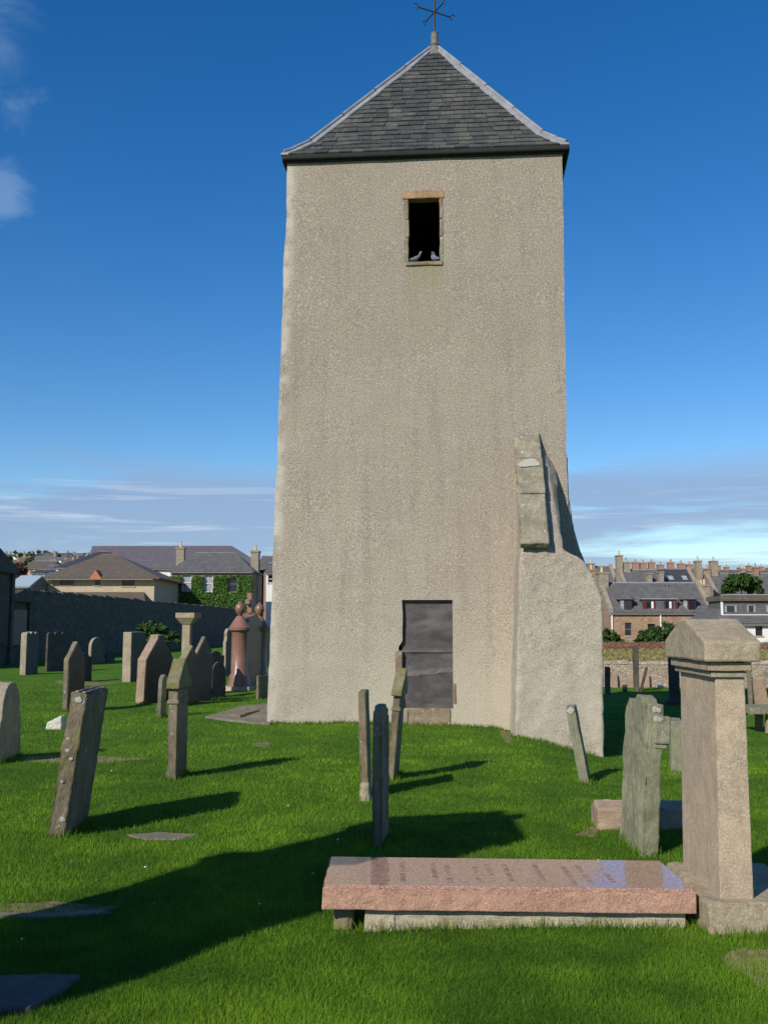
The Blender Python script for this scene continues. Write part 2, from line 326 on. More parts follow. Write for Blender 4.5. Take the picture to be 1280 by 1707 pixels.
def groundmat():
    m, nt, bs = newmat('turf')
    a = tex(nt, 0.8, 6, 0.6); b = tex(nt, 9, 6, 0.7); d = tex(nt, 60, 4, 0.75); e = tex(nt, 0.33, 4, 0.6)
    c = mix(nt, rng(nt, a, 0.3, 0.7), (0.062, 0.155, 0.010), (0.105, 0.225, 0.016))
    c = mix(nt, rng(nt, b, 0.35, 0.7, 0, 0.55), c, (0.042, 0.098, 0.010)); c = mix(nt, rng(nt, d, 0.45, 0.72, 0, 0.6), c, (0.135, 0.225, 0.03))
    c = mix(nt, rng(nt, e, 0.62, 0.8, 0, 0.35), c, (0.16, 0.17, 0.04))
    z = N(nt, 'ShaderNodeAttribute', attribute_name='zone')
    far = mix(nt, rng(nt, e, 0.3, 0.7), (0.13, 0.13, 0.05), (0.20, 0.18, 0.08))
    c = mix(nt, z.outputs['Fac'], c, far)
    nt.links.new(c, bs.inputs['Base Color']); bs.inputs['Roughness'].default_value = 0.95; bs.inputs['Specular IOR Level'].default_value = 0.1
    p = bump(nt, bs, d, 0.8, 0.03); bump(nt, bs, b, 0.6, 0.05, p); return m
M['turf'] = groundmat()

# ------------------------------------------------------------------ mesh helpers
def tag(o, label=None, cat=None, group=None, kind=None):
    if label: o['label'] = label
    if cat: o['category'] = cat
    if group: o['group'] = group
    if kind: o['kind'] = kind
    return o
def empty(name, loc=(0, 0, 0), rz=0):
    o = bpy.data.objects.new(name, None); COL.objects.link(o); o.location = loc; o.rotation_euler = (0, 0, rz); o.empty_display_size = 0.2; return o
class MB:
    def __init__(s): s.v = []; s.f = []
    def add(s, vs, fs):
        k = len(s.v); s.v += [tuple(v) for v in vs]; s.f += [tuple(i + k for i in f) for f in fs]; return s
    def box(s, x0, x1, y0, y1, z0, z1):
        return s.add([(x0, y0, z0), (x1, y0, z0), (x1, y1, z0), (x0, y1, z0), (x0, y0, z1), (x1, y0, z1), (x1, y1, z1), (x0, y1, z1)],
                     [(0, 3, 2, 1), (4, 5, 6, 7), (0, 1, 5, 4), (1, 2, 6, 5), (2, 3, 7, 6), (3, 0, 4, 7)])
    def hexa(s, bottom, top):        # two quads, counter-clockwise from above
        return s.add(list(bottom) + list(top), [(0, 3, 2, 1), (4, 5, 6, 7), (0, 1, 5, 4), (1, 2, 6, 5), (2, 3, 7, 6), (3, 0, 4, 7)])
    def prism(s, prof, y0, y1, axis='y'):   # prof: (u, z) counter-clockwise; extruded
        n = len(prof)
        if axis == 'y': a = [(u, y0, z) for u, z in prof]; b = [(u, y1, z) for u, z in prof]
        else: a = [(y0, u, z) for u, z in prof]; b = [(y1, u, z) for u, z in prof]
        return s.add(a + b, [tuple(range(n)), tuple(range(2 * n - 1, n - 1, -1))] + [(i, i + n, (i + 1) % n + n, (i + 1) % n) for i in range(n)])
    def lathe(s, prof, n=20, c=(0, 0, 0)):
        vs = []; fs = []
        for r, z in prof:
            for k in range(n): a = 2 * math.pi * k / n; vs.append((c[0] + r * math.cos(a), c[1] + r * math.sin(a), c[2] + z))
        for j in range(len(prof) - 1):
            for k in range(n): fs.append((j * n + k, j * n + (k + 1) % n, (j + 1) * n + (k + 1) % n, (j + 1) * n + k))
        fs.append(tuple(range(n - 1, -1, -1))); fs.append(tuple((len(prof) - 1) * n + k for k in range(n)))
        return s.add(vs, fs)
    def tube(s, p, q, r, r2=None, n=8):
        p, q = Vector(p), Vector(q); d = (q - p).normalized(); u = d.orthogonal().normalized(); w = d.cross(u); r2 = r if r2 is None else r2
        vs = [p + (u * math.cos(2 * math.pi * k / n) + w * math.sin(2 * math.pi * k / n)) * r for k in range(n)]
        vs += [q + (u * math.cos(2 * math.pi * k / n) + w * math.sin(2 * math.pi * k / n)) * r2 for k in range(n)]
        return s.add(vs, [(k, (k + 1) % n, (k + 1) % n + n, k + n) for k in range(n)] + [tuple(range(n - 1, -1, -1)), tuple(range(n, 2 * n))])
    def mesh(s, name, mat):
        me = bpy.data.meshes.new(name); me.from_pydata(s.v, [], s.f); me.update()
        bm = bmesh.new(); bm.from_mesh(me); bmesh.ops.recalc_face_normals(bm, faces=bm.faces); bm.to_mesh(me); bm.free()
        me.materials.append(M[mat]); return me
    def build(s, name, mat, parent=None, smooth=False):
        me = s.mesh(name, mat)
        if smooth:
            for p in me.polygons: p.use_smooth = True
        return link(name, me, parent)
def link(name, me, parent=None):
    o = bpy.data.objects.new(name, me); COL.objects.link(o)
    if parent is not None: o.parent = parent
    return o
clouds = bpy.data.textures.new('stone_wear', 'CLOUDS'); clouds.noise_scale = 0.16; clouds.noise_depth = 3
clouds2 = bpy.data.textures.new('stone_chip', 'CLOUDS'); clouds2.noise_scale = 0.05; clouds2.noise_depth = 2
def wear(o, bevel=0.012, lev=4, strength=0.018, seg=2):
    b = o.modifiers.new('edge', 'BEVEL'); b.width = bevel; b.segments = seg; b.limit_method = 'ANGLE'
    t = o.modifiers.new('tri', 'TRIANGULATE')
    if lev:
        s = o.modifiers.new('fine', 'SUBSURF'); s.subdivision_type = 'SIMPLE'; s.levels = lev; s.render_levels = lev
        for tx, k in ((clouds, 1.0), (clouds2, 0.45)):
            d = o.modifiers.new('wear', 'DISPLACE'); d.texture = tx; d.texture_coords = 'GLOBAL'; d.strength = strength * k; d.mid_level = 0.5
    return o
def leaf_mesh(name, pts, size, mat, tones=None, aspect=0.6, flat=None, sizes=None):
    n = len(pts); pts = np.asarray(pts, float)
    sz = (np.random.uniform(0.6, 1.2, n) * size)[:, None] if sizes is None else np.asarray(sizes)[:, None]
    a = np.random.normal(size=(n, 3))
    if flat is not None: a += np.asarray(flat) * 1.6
    a /= np.linalg.norm(a, axis=1)[:, None]
    t = np.cross(a, np.random.normal(size=(n, 3))); t /= np.linalg.norm(t, axis=1)[:, None]; b = np.cross(a, t)
    v = np.empty((n, 4, 3)); v[:, 0] = pts - t * sz; v[:, 1] = pts - b * sz * aspect; v[:, 2] = pts + t * sz; v[:, 3] = pts + b * sz * aspect
    me = bpy.data.meshes.new(name); me.vertices.add(4 * n); me.vertices.foreach_set('co', v.ravel())
    me.loops.add(4 * n); me.loops.foreach_set('vertex_index', np.arange(4 * n, dtype=np.int32))
    me.polygons.add(n); me.polygons.foreach_set('loop_start', np.arange(0, 4 * n, 4, dtype=np.int32))
    tn = np.random.uniform(0, 1, n) if tones is None else tones
    at_ = me.attributes.new('tone', 'FLOAT', 'POINT'); at_.data.foreach_set('value', np.repeat(tn, 4).astype(np.float32))
    me.update(); me.validate(); me.materials.append(M[mat]); return me
def clumps(ells, n):
    """points through a set of ellipsoids (cx,cy,cz,rx,ry,rz), crowded into clumps near their surfaces"""
    vol = np.array([e[3] * e[4] * e[5] for e in ells]) ** 0.67; vol /= vol.sum(); out = []
    for e, k in zip(ells, (vol * n).astype(int)):
        ncl = max(6, k // 45); d = np.random.normal(size=(ncl, 3)); d /= np.linalg.norm(d, axis=1)[:, None]
        c = d * np.random.uniform(0.62, 1.02, (ncl, 1)); i = np.random.randint(0, ncl, k)
        p = c[i] + np.random.normal(size=(k, 3)) * 0.13
        out.append(p * np.array(e[3:6]) + np.array(e[:3]))
    return np.concatenate(out)

# ------------------------------------------------------------------ ground sheet
def graded(lo, hi, near_lo, near_hi, step, grow=1.22):
    a = list(np.arange(near_lo, near_hi + 1e-6, step)); s = step; x = near_hi
    while x < hi: s *= grow; x = min(hi, x + s); a.append(x)
    s = step; x = near_lo
    while x > lo: s *= grow; x = max(lo, x - s); a.insert(0, x)
    return a
gx = graded(-3500, 3500, -14, 16, 0.2, 1.18); gy = graded(-120, 6000, 2, 42, 0.2, 1.12)
gy = sorted(set([round(v, 3) for v in gy] + [WALL_Y, WALL_Y + 0.05, WALL_Y + 0.35]))
gv = [(x, y, height(x, y)) for y in gy for x in gx]; nx = len(gx)
gf = [(j * nx + i, j * nx + i + 1, (j + 1) * nx + i + 1, (j + 1) * nx + i) for j in range(len(gy) - 1) for i in range(nx - 1)]
me = bpy.data.meshes.new('ground'); me.from_pydata(gv, [], gf); me.materials.append(M['turf'])
zo = me.attributes.new('zone', 'FLOAT', 'POINT')
zo.data.foreach_set('value', np.array([max(sm(WALL_Y + 0.3, WALL_Y + 1.5, y) * sm(1, 4, x), sm(80, 95, y)) for x, y, z in gv], np.float32))
for p in me.polygons: p.use_smooth = True
tag(link('ground', me), kind='structure')

# ------------------------------------------------------------------ the church tower
TH = R(4.5)
T0 = ground(445, 1207); T0.z = 0.0
AX = Vector((math.cos(TH), -math.sin(TH), 0)); BX = Vector((math.sin(TH), math.cos(TH), 0))
def fp(px, py, off=0.0):
    """pixel -> (along, height) on the tower's front plane, moved off metres towards the camera"""
    d = ray(px, py); o = Vector((0, 0, EYE)); p0 = T0 - BX * off
    t = (p0 - o).dot(BX) / d.dot(BX); p = o + d * t; return (p - T0).dot(AX), p.z
tower = tag(empty('church_tower', T0, -TH), 'tall square roughcast church tower with slated pyramid roof', 'tower')
LT = fp(480, 268); RT = fp(937, 258); RM = fp(945, 700); LB = (0.0, 0.0)
TOPZ = (LT[1] + RT[1]) / 2; DEP = 5.0
XR0 = fp(951, 1215)[0]
lx = lambda z: LT[0] * (z / TOPZ); rx = lambda z: XR0 + (RT[0] - XR0) * (z / TOPZ)
wl, wb = fp(679, 438); wr, wtz = fp(734, 329)
dl, db = fp(671, 1181); dr, dtz = fp(754, 1000)
def lines(lo, hi, cuts, step):
    c = sorted([lo, hi] + cuts); out = []
    for a, b in zip(c[:-1], c[1:]):
        k = max(1, round((b - a) / step)); out += [a + (b - a) * i / k for i in range(k)]
    return out + [hi]
us = lines(0.0, XR0, [wl, wr, dl, dr], 0.11); zs = lines(-0.9, TOPZ, [wb, wtz, db, dtz], 0.11)
def front_pt(u, z, jit=True):
    z0 = max(z, 0); x = u
    edge = min(u / 0.5, (XR0 - u) / 0.5, 1.0)
    if u < 0.6: x = u + lx(z0) * (1 - u / 0.6)
    if u > XR0 - 0.6: x = u + (rx(z0) - XR0) * (1 - (XR0 - u) / 0.6)
    n = noise.noise((u * 0.9, z * 0.9, 3.0)) * 0.016 + noise.noise((u * 3.1, z * 3.1, 7.0)) * 0.007
    ex = noise.noise((z * 1.2, 9.0 if u < 2 else 2.0, 0)) * 0.02 + noise.noise((z * 5, 4.0 if u < 2 else 1.0, 0)) * 0.012
    if edge < 1: x += ex * (1 - edge)
    if u in (wl, wr) and wb <= z <= wtz or u == dl and db <= z <= dtz: x += noise.noise((z * 3.5, u, 2)) * 0.025
    if u == dl and z < db + 1.05 and z > db + 0.25: x -= 0.07
    return (x, -n, z)
mb = MB(); idx = {}
for j, z in enumerate(zs):
    for i, u in enumerate(us): idx[i, j] = len(mb.v); mb.v.append(front_pt(u, z))
def inside(u, z): return (wl < u < wr and wb < z < wtz) or (dl < u < dr and db < z < dtz)
for j in range(len(zs) - 1):
    for i in range(len(us) - 1):
        if not inside((us[i] + us[i + 1]) / 2, (zs[j] + zs[j + 1]) / 2): mb.f.append((idx[i, j], idx[i + 1, j], idx[i + 1, j + 1], idx[i, j + 1]))
# reveals, following the wavy opening edges
def reveal(u0, u1, z0, z1, d):
    jj = [j for j, z in enumerate(zs) if z0 - 1e-6 <= z <= z1 + 1e-6]; ii = [i for i, u in enumerate(us) if u0 - 1e-6 <= u <= u1 + 1e-6]
    ring = [(ii[0], j) for j in jj] + [(i, jj[-1]) for i in ii[1:]] + [(ii[-1], j) for j in jj[::-1][1:]] + [(i, jj[0]) for i in ii[::-1][1:]]
    for (a, b), (c_, d_) in zip(ring[:-1], ring[1:]):
        p, q = mb.v[idx[a, b]], mb.v[idx[c_, d_]]
        mb.add([p, q, (q[0], d, q[2]), (p[0], d, p[2])], [(0, 1, 2, 3)])
reveal(wl, wr, wb, wtz, 0.20); reveal(dl, dr, db, dtz, 0.30)
# side, back walls, floor and ceiling
nl_, nr_ = [mb.v[idx[0, j]] for j in range(len(zs))], [mb.v[idx[len(us) - 1, j]] for j in range(len(zs))]
for side in (nl_, nr_):
    for a, b in zip(side[:-1], side[1:]):
        bu = lambda p: (p[0], DEP, p[2])
        mb.add([a, b, bu(b), bu(a)], [(0, 1, 2, 3)])
a, b, c_, d_ = nl_[0], nr_[0], nr_[-1], nl_[-1]
mb.add([(p[0], DEP, p[2]) for p in (a, b, c_, d_)], [(0, 1, 2, 3)])
mb.add([(d_[0], 0.05, TOPZ), (c_[0], 0.05, TOPZ), (c_[0], DEP, TOPZ), (d_[0], DEP, TOPZ)], [(0, 1, 2, 3)])
mb.box(0.3, XR0 - 0.4, 0.21, DEP - 0.3, wb - 0.25, wb - 0.1)      # belfry floor
wall = mb.build('wall', 'harl', tower, smooth=True)
m_ = wall.data
m_.set_sharp_from_angle(angle=R(50))
# window surround stones
def slabbox(name, x0, x1, y0, y1, z0, z1, mat, parent, lev=3, st=0.02, bev=0.012):
    o = MB().box(x0, x1, y0, y1, z0, z1).build(name, mat, parent); wear(o, bev, lev, st); return o
slabbox('window_lintel', wl - 0.08, wr + 0.06, -0.016, 0.19, wtz - 0.01, wtz + 0.13, 'lintel', tower)
slabbox('window_sill', wl - 0.03, wr + 0.03, -0.03, 0.4, wb - 0.06, wb + 0.012, 'sandstone', tower)
for k, (z0, z1) in enumerate(((wb + 0.015, wb + 0.45), (wb + 0.46, wb + 0.78), (wb + 0.79, wtz - 0.02))):
    slabbox('window_jamb_stone', wl - 0.06, wl + 0.018 + 0.01 * (k == 1), -0.008, 0.19, z0, z1, 'capstone' if k < 2 else 'sandstone', tower)
    slabbox('window_jamb_stone', wr - 0.018, wr + 0.04, -0.008, 0.19, z0, z1, 'capstone' if k == 0 else 'sandstone', tower)
# door of sheet metal with dents and overlapping seams
dm = MB(); nu, nz = 14, 60
for j in range(nz + 1):
    for i in range(nu + 1):
        u = dl - 0.02 + (dr - dl + 0.04) * i / nu; z = db - 0.03 + (dtz - db + 0.06) * j / nz; t = (z - db) / (dtz - db)
        y = 0.085 + 0.022 * noise.noise((u * 1.5, z * 4, 5)) - 0.012 * math.exp(-((t - 0.30 - 0.06 * (u - dl)) / 0.018) ** 2) - 0.016 * math.exp(-((t - 0.52) / 0.012) ** 2) - 0.014 * (t < 0.295 + 0.06 * (u - dl))
        dm.v.append((u, y, z))
for j in range(nz):
    for i in range(nu): k = j * (nu + 1) + i; dm.f.append((k, k + 1, k + nu + 2, k + nu + 1))
door = dm.build('door', 'sheet', tower)
slabbox('door_threshold', dl + 0.10, dr - 0.05, -0.03, 0.28, -0.12, db + 0.005, 'sandstone', tower)
slabbox('door_threshold_stone', dl - 0.06, dl + 0.09, -0.024, 0.28, -0.12, db - 0.01, 'capstone', tower)
slabbox('door_jamb_stone', dl - 0.12, dl - 0.004, -0.010, 0.2, db + 0.55, db + 0.95, 'sandstone', tower)
slabbox('door_jamb_stone', dr + 0.004, dr + 0.05, -0.012, 0.2, db + 0.08, db + 0.42, 'sandstone', tower)

# corner buttress: harled block with stone capped slope, its far shoulder turned away from the sun
PB = 1.45
def bp(px, py, off): u, z = fp(px, py, off); return Vector((u, -off, z))
fl_b, fl_t = bp(856, 1262, PB), bp(866, 920, PB - 0.05)
front = [bp(855, 1300, PB), bp(1007, 1320, PB), bp(1006, 1200, PB), bp(1005, 1100, PB), bp(1004, 1002, PB), bp(996, 975, PB - 0.02), bp(984, 952, PB - 0.04), bp(968, 932, PB - 0.08), bp(952, 921, PB - 0.12), bp(938, 916, PB - 0.16), bp(908, 917, PB - 0.10), bp(866, 917, PB - 0.06)]
bb = MB(); n = len(front); back = [Vector((p.x, 0.25, p.z)) for p in front]

bb.add(front + back, [tuple(range(n)), tuple(range(2 * n - 1, n - 1, -1))] + [(i, i + n, (i + 1) % n + n, (i + 1) % n) for i in range(n)])
# upper slope wedge: from the wall down to the front, its far cheek vertical
A0, A2 = bp(860, 728, -0.02), bp(926, 784, -0.02)
B0, B2 = bp(869, 921, PB - 0.07), bp(939, 920, PB - 0.14)
lowz = B0.z - 0.5
dn = lambda p: Vector((p.x, p.y, lowz))
wk = lambda p: Vector((p.x, 0.05, p.z))
A1, B1 = bp(906, 742, -0.02), bp(911, 920, PB - 0.08)
bk = lambda p: Vector((p.x, 0.25, p.z))
bb.add([A0, A1, A2, B2, B1, B0, dn(B0), dn(B2), Vector((B0.x, 0.25, lowz)), Vector((B2.x, 0.25, lowz)), bk(A0), bk(A1), bk(A2)],
       [(0, 1, 4, 5), (1, 2, 3, 4), (5, 4, 3, 7, 6), (10, 0, 5, 6, 8), (3, 2, 12, 9, 7), (10, 8, 9, 12, 11), (0, 10, 11, 1), (1, 11, 12, 2), (6, 7, 9, 8)])
# battered side buttress, flush with the tower front, flaring out at the corner
sb = [bp(932, 730, -0.03), bp(944, 748, -0.03), bp(948, 818, -0.03), bp(954, 869, -0.03), bp(963, 906, -0.03), bp(980, 944, -0.03), bp(996, 985, -0.03), bp(1000, 1100, -0.03), bp(932, 1100, -0.03)][::-1]
m2 = len(sb); bb.add(sb + [Vector((p.x, 0.95, p.z)) for p in sb], [tuple(range(m2)), tuple(range(2 * m2 - 1, m2 - 1, -1))] + [(i, i + m2, (i + 1) % m2 + m2, (i + 1) % m2) for i in range(m2)])
bo = bb.build('buttress', 'harl', tower)
r_ = bo.modifiers.new('render_coat', 'REMESH'); r_.mode = 'VOXEL'; r_.voxel_size = 0.035; r_.use_smooth_shade = True
htex = bpy.data.textures.new('harl_lumps', 'CLOUDS'); htex.noise_scale = 0.3; htex.noise_depth = 4
d_ = bo.modifiers.new('lumps', 'DISPLACE'); d_.texture = htex; d_.texture_coords = 'GLOBAL'; d_.strength = 0.06; d_.mid_level = 0.5
# three capping slabs on the slope
def slope_slab(pa, pb, w, th, mat, drop=0.0):
    d = (pb - pa).normalized(); side = Vector((1, 0, 0)); nrm = side.cross(d); nrm = -nrm if nrm.y > 0 else nrm
    q = [pa, pa + side * w, pb + side * w, pb]
    return MB().hexa([p - nrm * 0.05 for p in q], [p + nrm * th for p in q])
S0, S1 = bp(855, 727, 0.0), bp(867, 911, PB + 0.02)
prev = 0.0
for k, (t0, t1, w) in enumerate(((-0.01, 0.24, 0.44), (0.245, 0.57, 0.45), (0.575, 1.0, 0.44))):
    pa, pb = S0.lerp(S1, t0), S0.lerp(S1, t1)
    o = slope_slab(pa, pb, w, 0.060 + 0.006 * k, 'capstone').build('buttress_cap_stone', 'capstone', tower); wear(o, 0.015, 4, 0.03)
    if k == 1:
        pt = S0.lerp(S1, 0.30); 
        lm = MB()
        for a_ in range(1): lm.add([pt + Vector((0.22 + (0.17 + 0.03 * math.sin(3 * t)) * math.cos(t), 0, 0)) + (S1 - S0).normalized() * ((0.10 + 0.03 * math.cos(2.3 * t)) * math.sin(t)) + Vector((0, -0.062, 0.044)) for t in np.linspace(0, 2 * math.pi, 14)[:-1]], [tuple(range(13))])
        lo = lm.build('lichen_patch', 'lichen_white', o)
        sf = lo.modifiers.new('thick', 'SOLIDIFY'); sf.thickness = 0.012
wallband = MB()

# roof
EO = 0.055                                        # eaves overhang
ezl, ezr = fp(475, 259, EO)[1], fp(945, 246, EO)[1]
EZ = (ezl + ezr) / 2
RX0, RX1, RY0, RY1 = LT[0] - EO, RT[0] + EO, -EO, DEP + EO
RCX, RCY = (RX0 + RX1) / 2, (RY0 + RY1) / 2
apex_w = at(732, 82, (T0 + AX * RCX + BX * RCY).y); RH = apex_w.z - EZ
prof = [(1.0, 0.0), (0.92, 0.055), (0.83, 0.125), (0.0, 1.0)]
AS = 0.14                                        # the apex stands a little off centre
def hr(h):                                       # half-width ratio at height fraction
    for (r0, h0), (r1, h1) in zip(prof[:-1], prof[1:]):
        if h <= h1: return r0 + (r1 - r0) * (h - h0) / (h1 - h0)
    return 0.0
def roof_pt(side, s, h, out=0.0):
    """side 0 front,1 right,2 back,3 left; s -1..1 across; h 0..1 up the slope"""
    r = hr(h) + out / 2.6; hx, hy = (RX1 - RX0) / 2, (RY1 - RY0) / 2
    x, y = [(s * r * hx, -r * hy), (r * hx, s * r * hy), (-s * r * hx, r * hy), (-r * hx, -s * r * hy)][side]
    return Vector((RCX + x + AS * h, RCY + y, EZ + RH * h + out * 0.8))
roof = MB()
hs = [0, 0.055, 0.125, 0.4, 0.7, 0.995]
for sd in range(4):
    for a, b in zip(hs[:-1], hs[1:]):
        roof.add([roof_pt(sd, -1, a), roof_pt(sd, 1, a), roof_pt(sd, 1, b), roof_pt(sd, -1, b)], [(0, 1, 2, 3)])
roof_o = roof.build('roof', 'roof_dark', tower)
rows = 25
def slate_mesh(sd, x0, x1, h0, h1):
    hx = (RX1 - RX0) / 2
    def P(x, h, out):
        r = max(hr(h), 1e-4); s = max(-1.0, min(1.0, x / (r * hx))); return roof_pt(sd, s, h, out)
    th = 0.018 + random.uniform(0, 0.008); lift = 0.020 + random.uniform(0, 0.010)
    q = [P(x0, h0, lift), P(x1, h0, lift + random.uniform(-0.004, 0.004)), P(x1, h1, 0.006), P(x0, h1, 0.006)]
    nrm = (q[1] - q[0]).cross(q[3] - q[0])
    if nrm.length < 1e-7: nrm = Vector((0, -1, 1))
    nrm = nrm.normalized()
    return [p for p in q], [p + nrm * th for p in q]
others = MB()
for sd in range(4):
    for k in range(rows):
        h0, h1 = 0.004 + k * 0.985 / rows, 0.004 + (k + 1.28) * 0.985 / rows
        h1 = min(h1, 0.985); half = hr(h0) * (RX1 - RX0) / 2
        x = -half - random.uniform(0, 0.2)
        while x < half:
            w = random.uniform(0.19, 0.28); a, b = max(x, -half), min(x + w - 0.006, half)
            if b - a > 0.04:
                lo_, hi_ = slate_mesh(sd, a, b, h0 + random.uniform(-0.0025, 0.0015), h1)
                if sd == 0: MB().hexa(lo_, hi_).build('slate', 'slate', roof_o)
                else: others.hexa(lo_, hi_)
            x += w
tag(others.build('slates', 'slate', roof_o), kind='stuff')
# lead hips: short lengths lapped over one another, roll on the arris
hh = [0.0, 0.055, 0.125, 0.34, 0.56, 0.78, 0.985]
for c4 in range(4):
    for i, (a, b) in enumerate(zip(hh[:-1], hh[1:])):
        fb = MB(); lift0, lift1 = 0.054, 0.048
        for sd, sg in ((c4, 1), ((c4 + 1) % 4, -1)):
            def Q(h, inset, out):
                r = max(hr(h) * (RX1 - RX0) / 2, 1e-3); ins = min(inset, r * 0.9); return roof_pt(sd, sg * (1 - ins / r), h, out)
            q = [Q(a, 0, lift0), Q(a, 0.13, lift0), Q(b, 0.13 if i < 5 else 0.05, lift1), Q(b, 0, lift1)]
            fb.hexa([p - Vector((0, 0, 0.03)) for p in q], q)
        p, q = roof_pt(c4, 1, max(a, 0.012), 0.055), roof_pt(c4, 1, b, 0.05)
        fb.tube(p, q, 0.034, 0.032, 10)
        fo = fb.build('hip_flashing', 'lead', roof_o)
        jn = MB()
        if i > 1: jn.tube(p, p + (q - p).normalized() * 0.03, 0.040, 0.040, 10); jn.build('joint_clip', 'lead_joint', fo)
# gutters and eaves board
gt = [((RX0 - 0.03, RY0 - 0.06), (RX1 + 0.06, RY0 + 0.02)), ((RX1 - 0.02, RY0 + 0.022), (RX1 + 0.07, RY1)), ((RX0 - 0.05, RY0 + 0.022), (RX0 + 0.02, RY1)), ((RX0 - 0.05, RY1 + 0.003), (RX1 + 0.05, RY1 + 0.07))]
for (a, b), (c1, d1) in gt:
    g = MB().box(a, c1, b, d1, EZ - 0.085, EZ + 0.012).build('gutter', 'iron', tower)
    bm_ = g.modifiers.new('edge', 'BEVEL'); bm_.width = 0.03; bm_.segments = 3
MB().box(LT[0] - 0.04, RT[0] + 0.04, -0.05, DEP + 0.04, TOPZ - 0.02, EZ - 0.09).build('eaves_board', 'dark_wood', tower)
# finial and weather vane
fx, fy = RCX + AS, RCY; fz = EZ + RH
fin = MB().lathe([(0.22, -0.22), (0.13, -0.02), (0.085, 0.03), (0.11, 0.07), (0.075, 0.12), (0.075, 0.30), (0.085, 0.33), (0.03, 0.37)], 14, (fx, fy, fz)).build('finial', 'finial', roof_o)
vane = MB().tube((fx, fy, fz + 0.33), (fx, fy, fz + 1.75), 0.022, 0.015)
for ang in (0.55, 0.55 + math.pi / 2):
    c1, s1 = math.cos(ang), math.sin(ang); L_ = 0.37
    p, q = Vector((fx - c1 * L_, fy - s1 * L_, fz + 0.80)), Vector((fx + c1 * L_, fy + s1 * L_, fz + 0.80)); vane.tube(p, q, 0.014)
    for e, s in ((p, -1), (q, 1)):
        vane.tube(e, e + Vector((c1 * s * 0.05, s1 * s * 0.05, 0.07)), 0.012); vane.tube(e, e + Vector((c1 * s * 0.05, s1 * s * 0.05, -0.07)), 0.012)
        vane.tube(e + Vector((c1 * s * 0.05, s1 * s * 0.05, 0.07)), e + Vector((c1 * s * 0.12, s1 * s * 0.12, 0.05)), 0.010)
vane.tube((fx - 0.35, fy, fz + 1.45), (fx + 0.35, fy, fz + 1.45), 0.014); vane.box(fx - 0.42, fx - 0.18, fy - 0.006, fy + 0.006, fz + 1.36, fz + 1.54)
vane.build('weather_vane', 'rust', fin)
# pigeons on the belfry sill
def pigeon(u, face, label):
    pb_ = MB(); g = []
    for t in np.linspace(0, 1, 9):
        r = 0.065 * math.sin(math.pi * min(1, 0.12 + t * 0.80)) ** 0.8; g.append((t, r))
    rings = []; nn = 10
    path = [Vector((-0.17, 0, 0.05)), Vector((-0.10, 0, 0.07)), Vector((-0.03, 0, 0.09)), Vector((0.04, 0, 0.12)), Vector((0.08, 0, 0.16)), Vector((0.095, 0, 0.20)), Vector((0.10, 0, 0.235)), Vector((0.125, 0, 0.245)), Vector((0.155, 0, 0.238))]
    rad = [0.018, 0.035, 0.062, 0.068, 0.052, 0.034, 0.034, 0.027, 0.006]
    for p, r in zip(path, rad):
        for k in range(nn):
            a = 2 * math.pi * k / nn; pb_.v.append((p.x + 0.35 * r * math.sin(a), r * math.cos(a), p.z + r * math.sin(a)))
    for j in range(len(path) - 1):
        for k in range(nn): pb_.f.append((j * nn + k, j * nn + (k + 1) % nn, (j + 1) * nn + (k + 1) % nn, (j + 1) * nn + k))
    pb_.f += [tuple(range(nn)), tuple((len(path) - 1) * nn + k for k in range(nn))]
    p = T0 + AX * u + BX * 0.14; e = tag(empty('pigeon', (p.x, p.y, wb + 0.012), face), label, 'pigeon')
    pb_.build('body', 'pigeon', e, smooth=True)
    for s in (-1, 1): MB().tube((0.0, 0.025 * s, 0.06), (0.01, 0.025 * s, -0.002), 0.006).build('leg', 'red_granite', e)
pigeon(wl + 0.13, 0.6, 'grey pigeon on the belfry sill against the darker weathered jamb')
pigeon(wr - 0.10, 1.9, 'grey pigeon on the belfry sill sitting upright by the buttress side jamb')

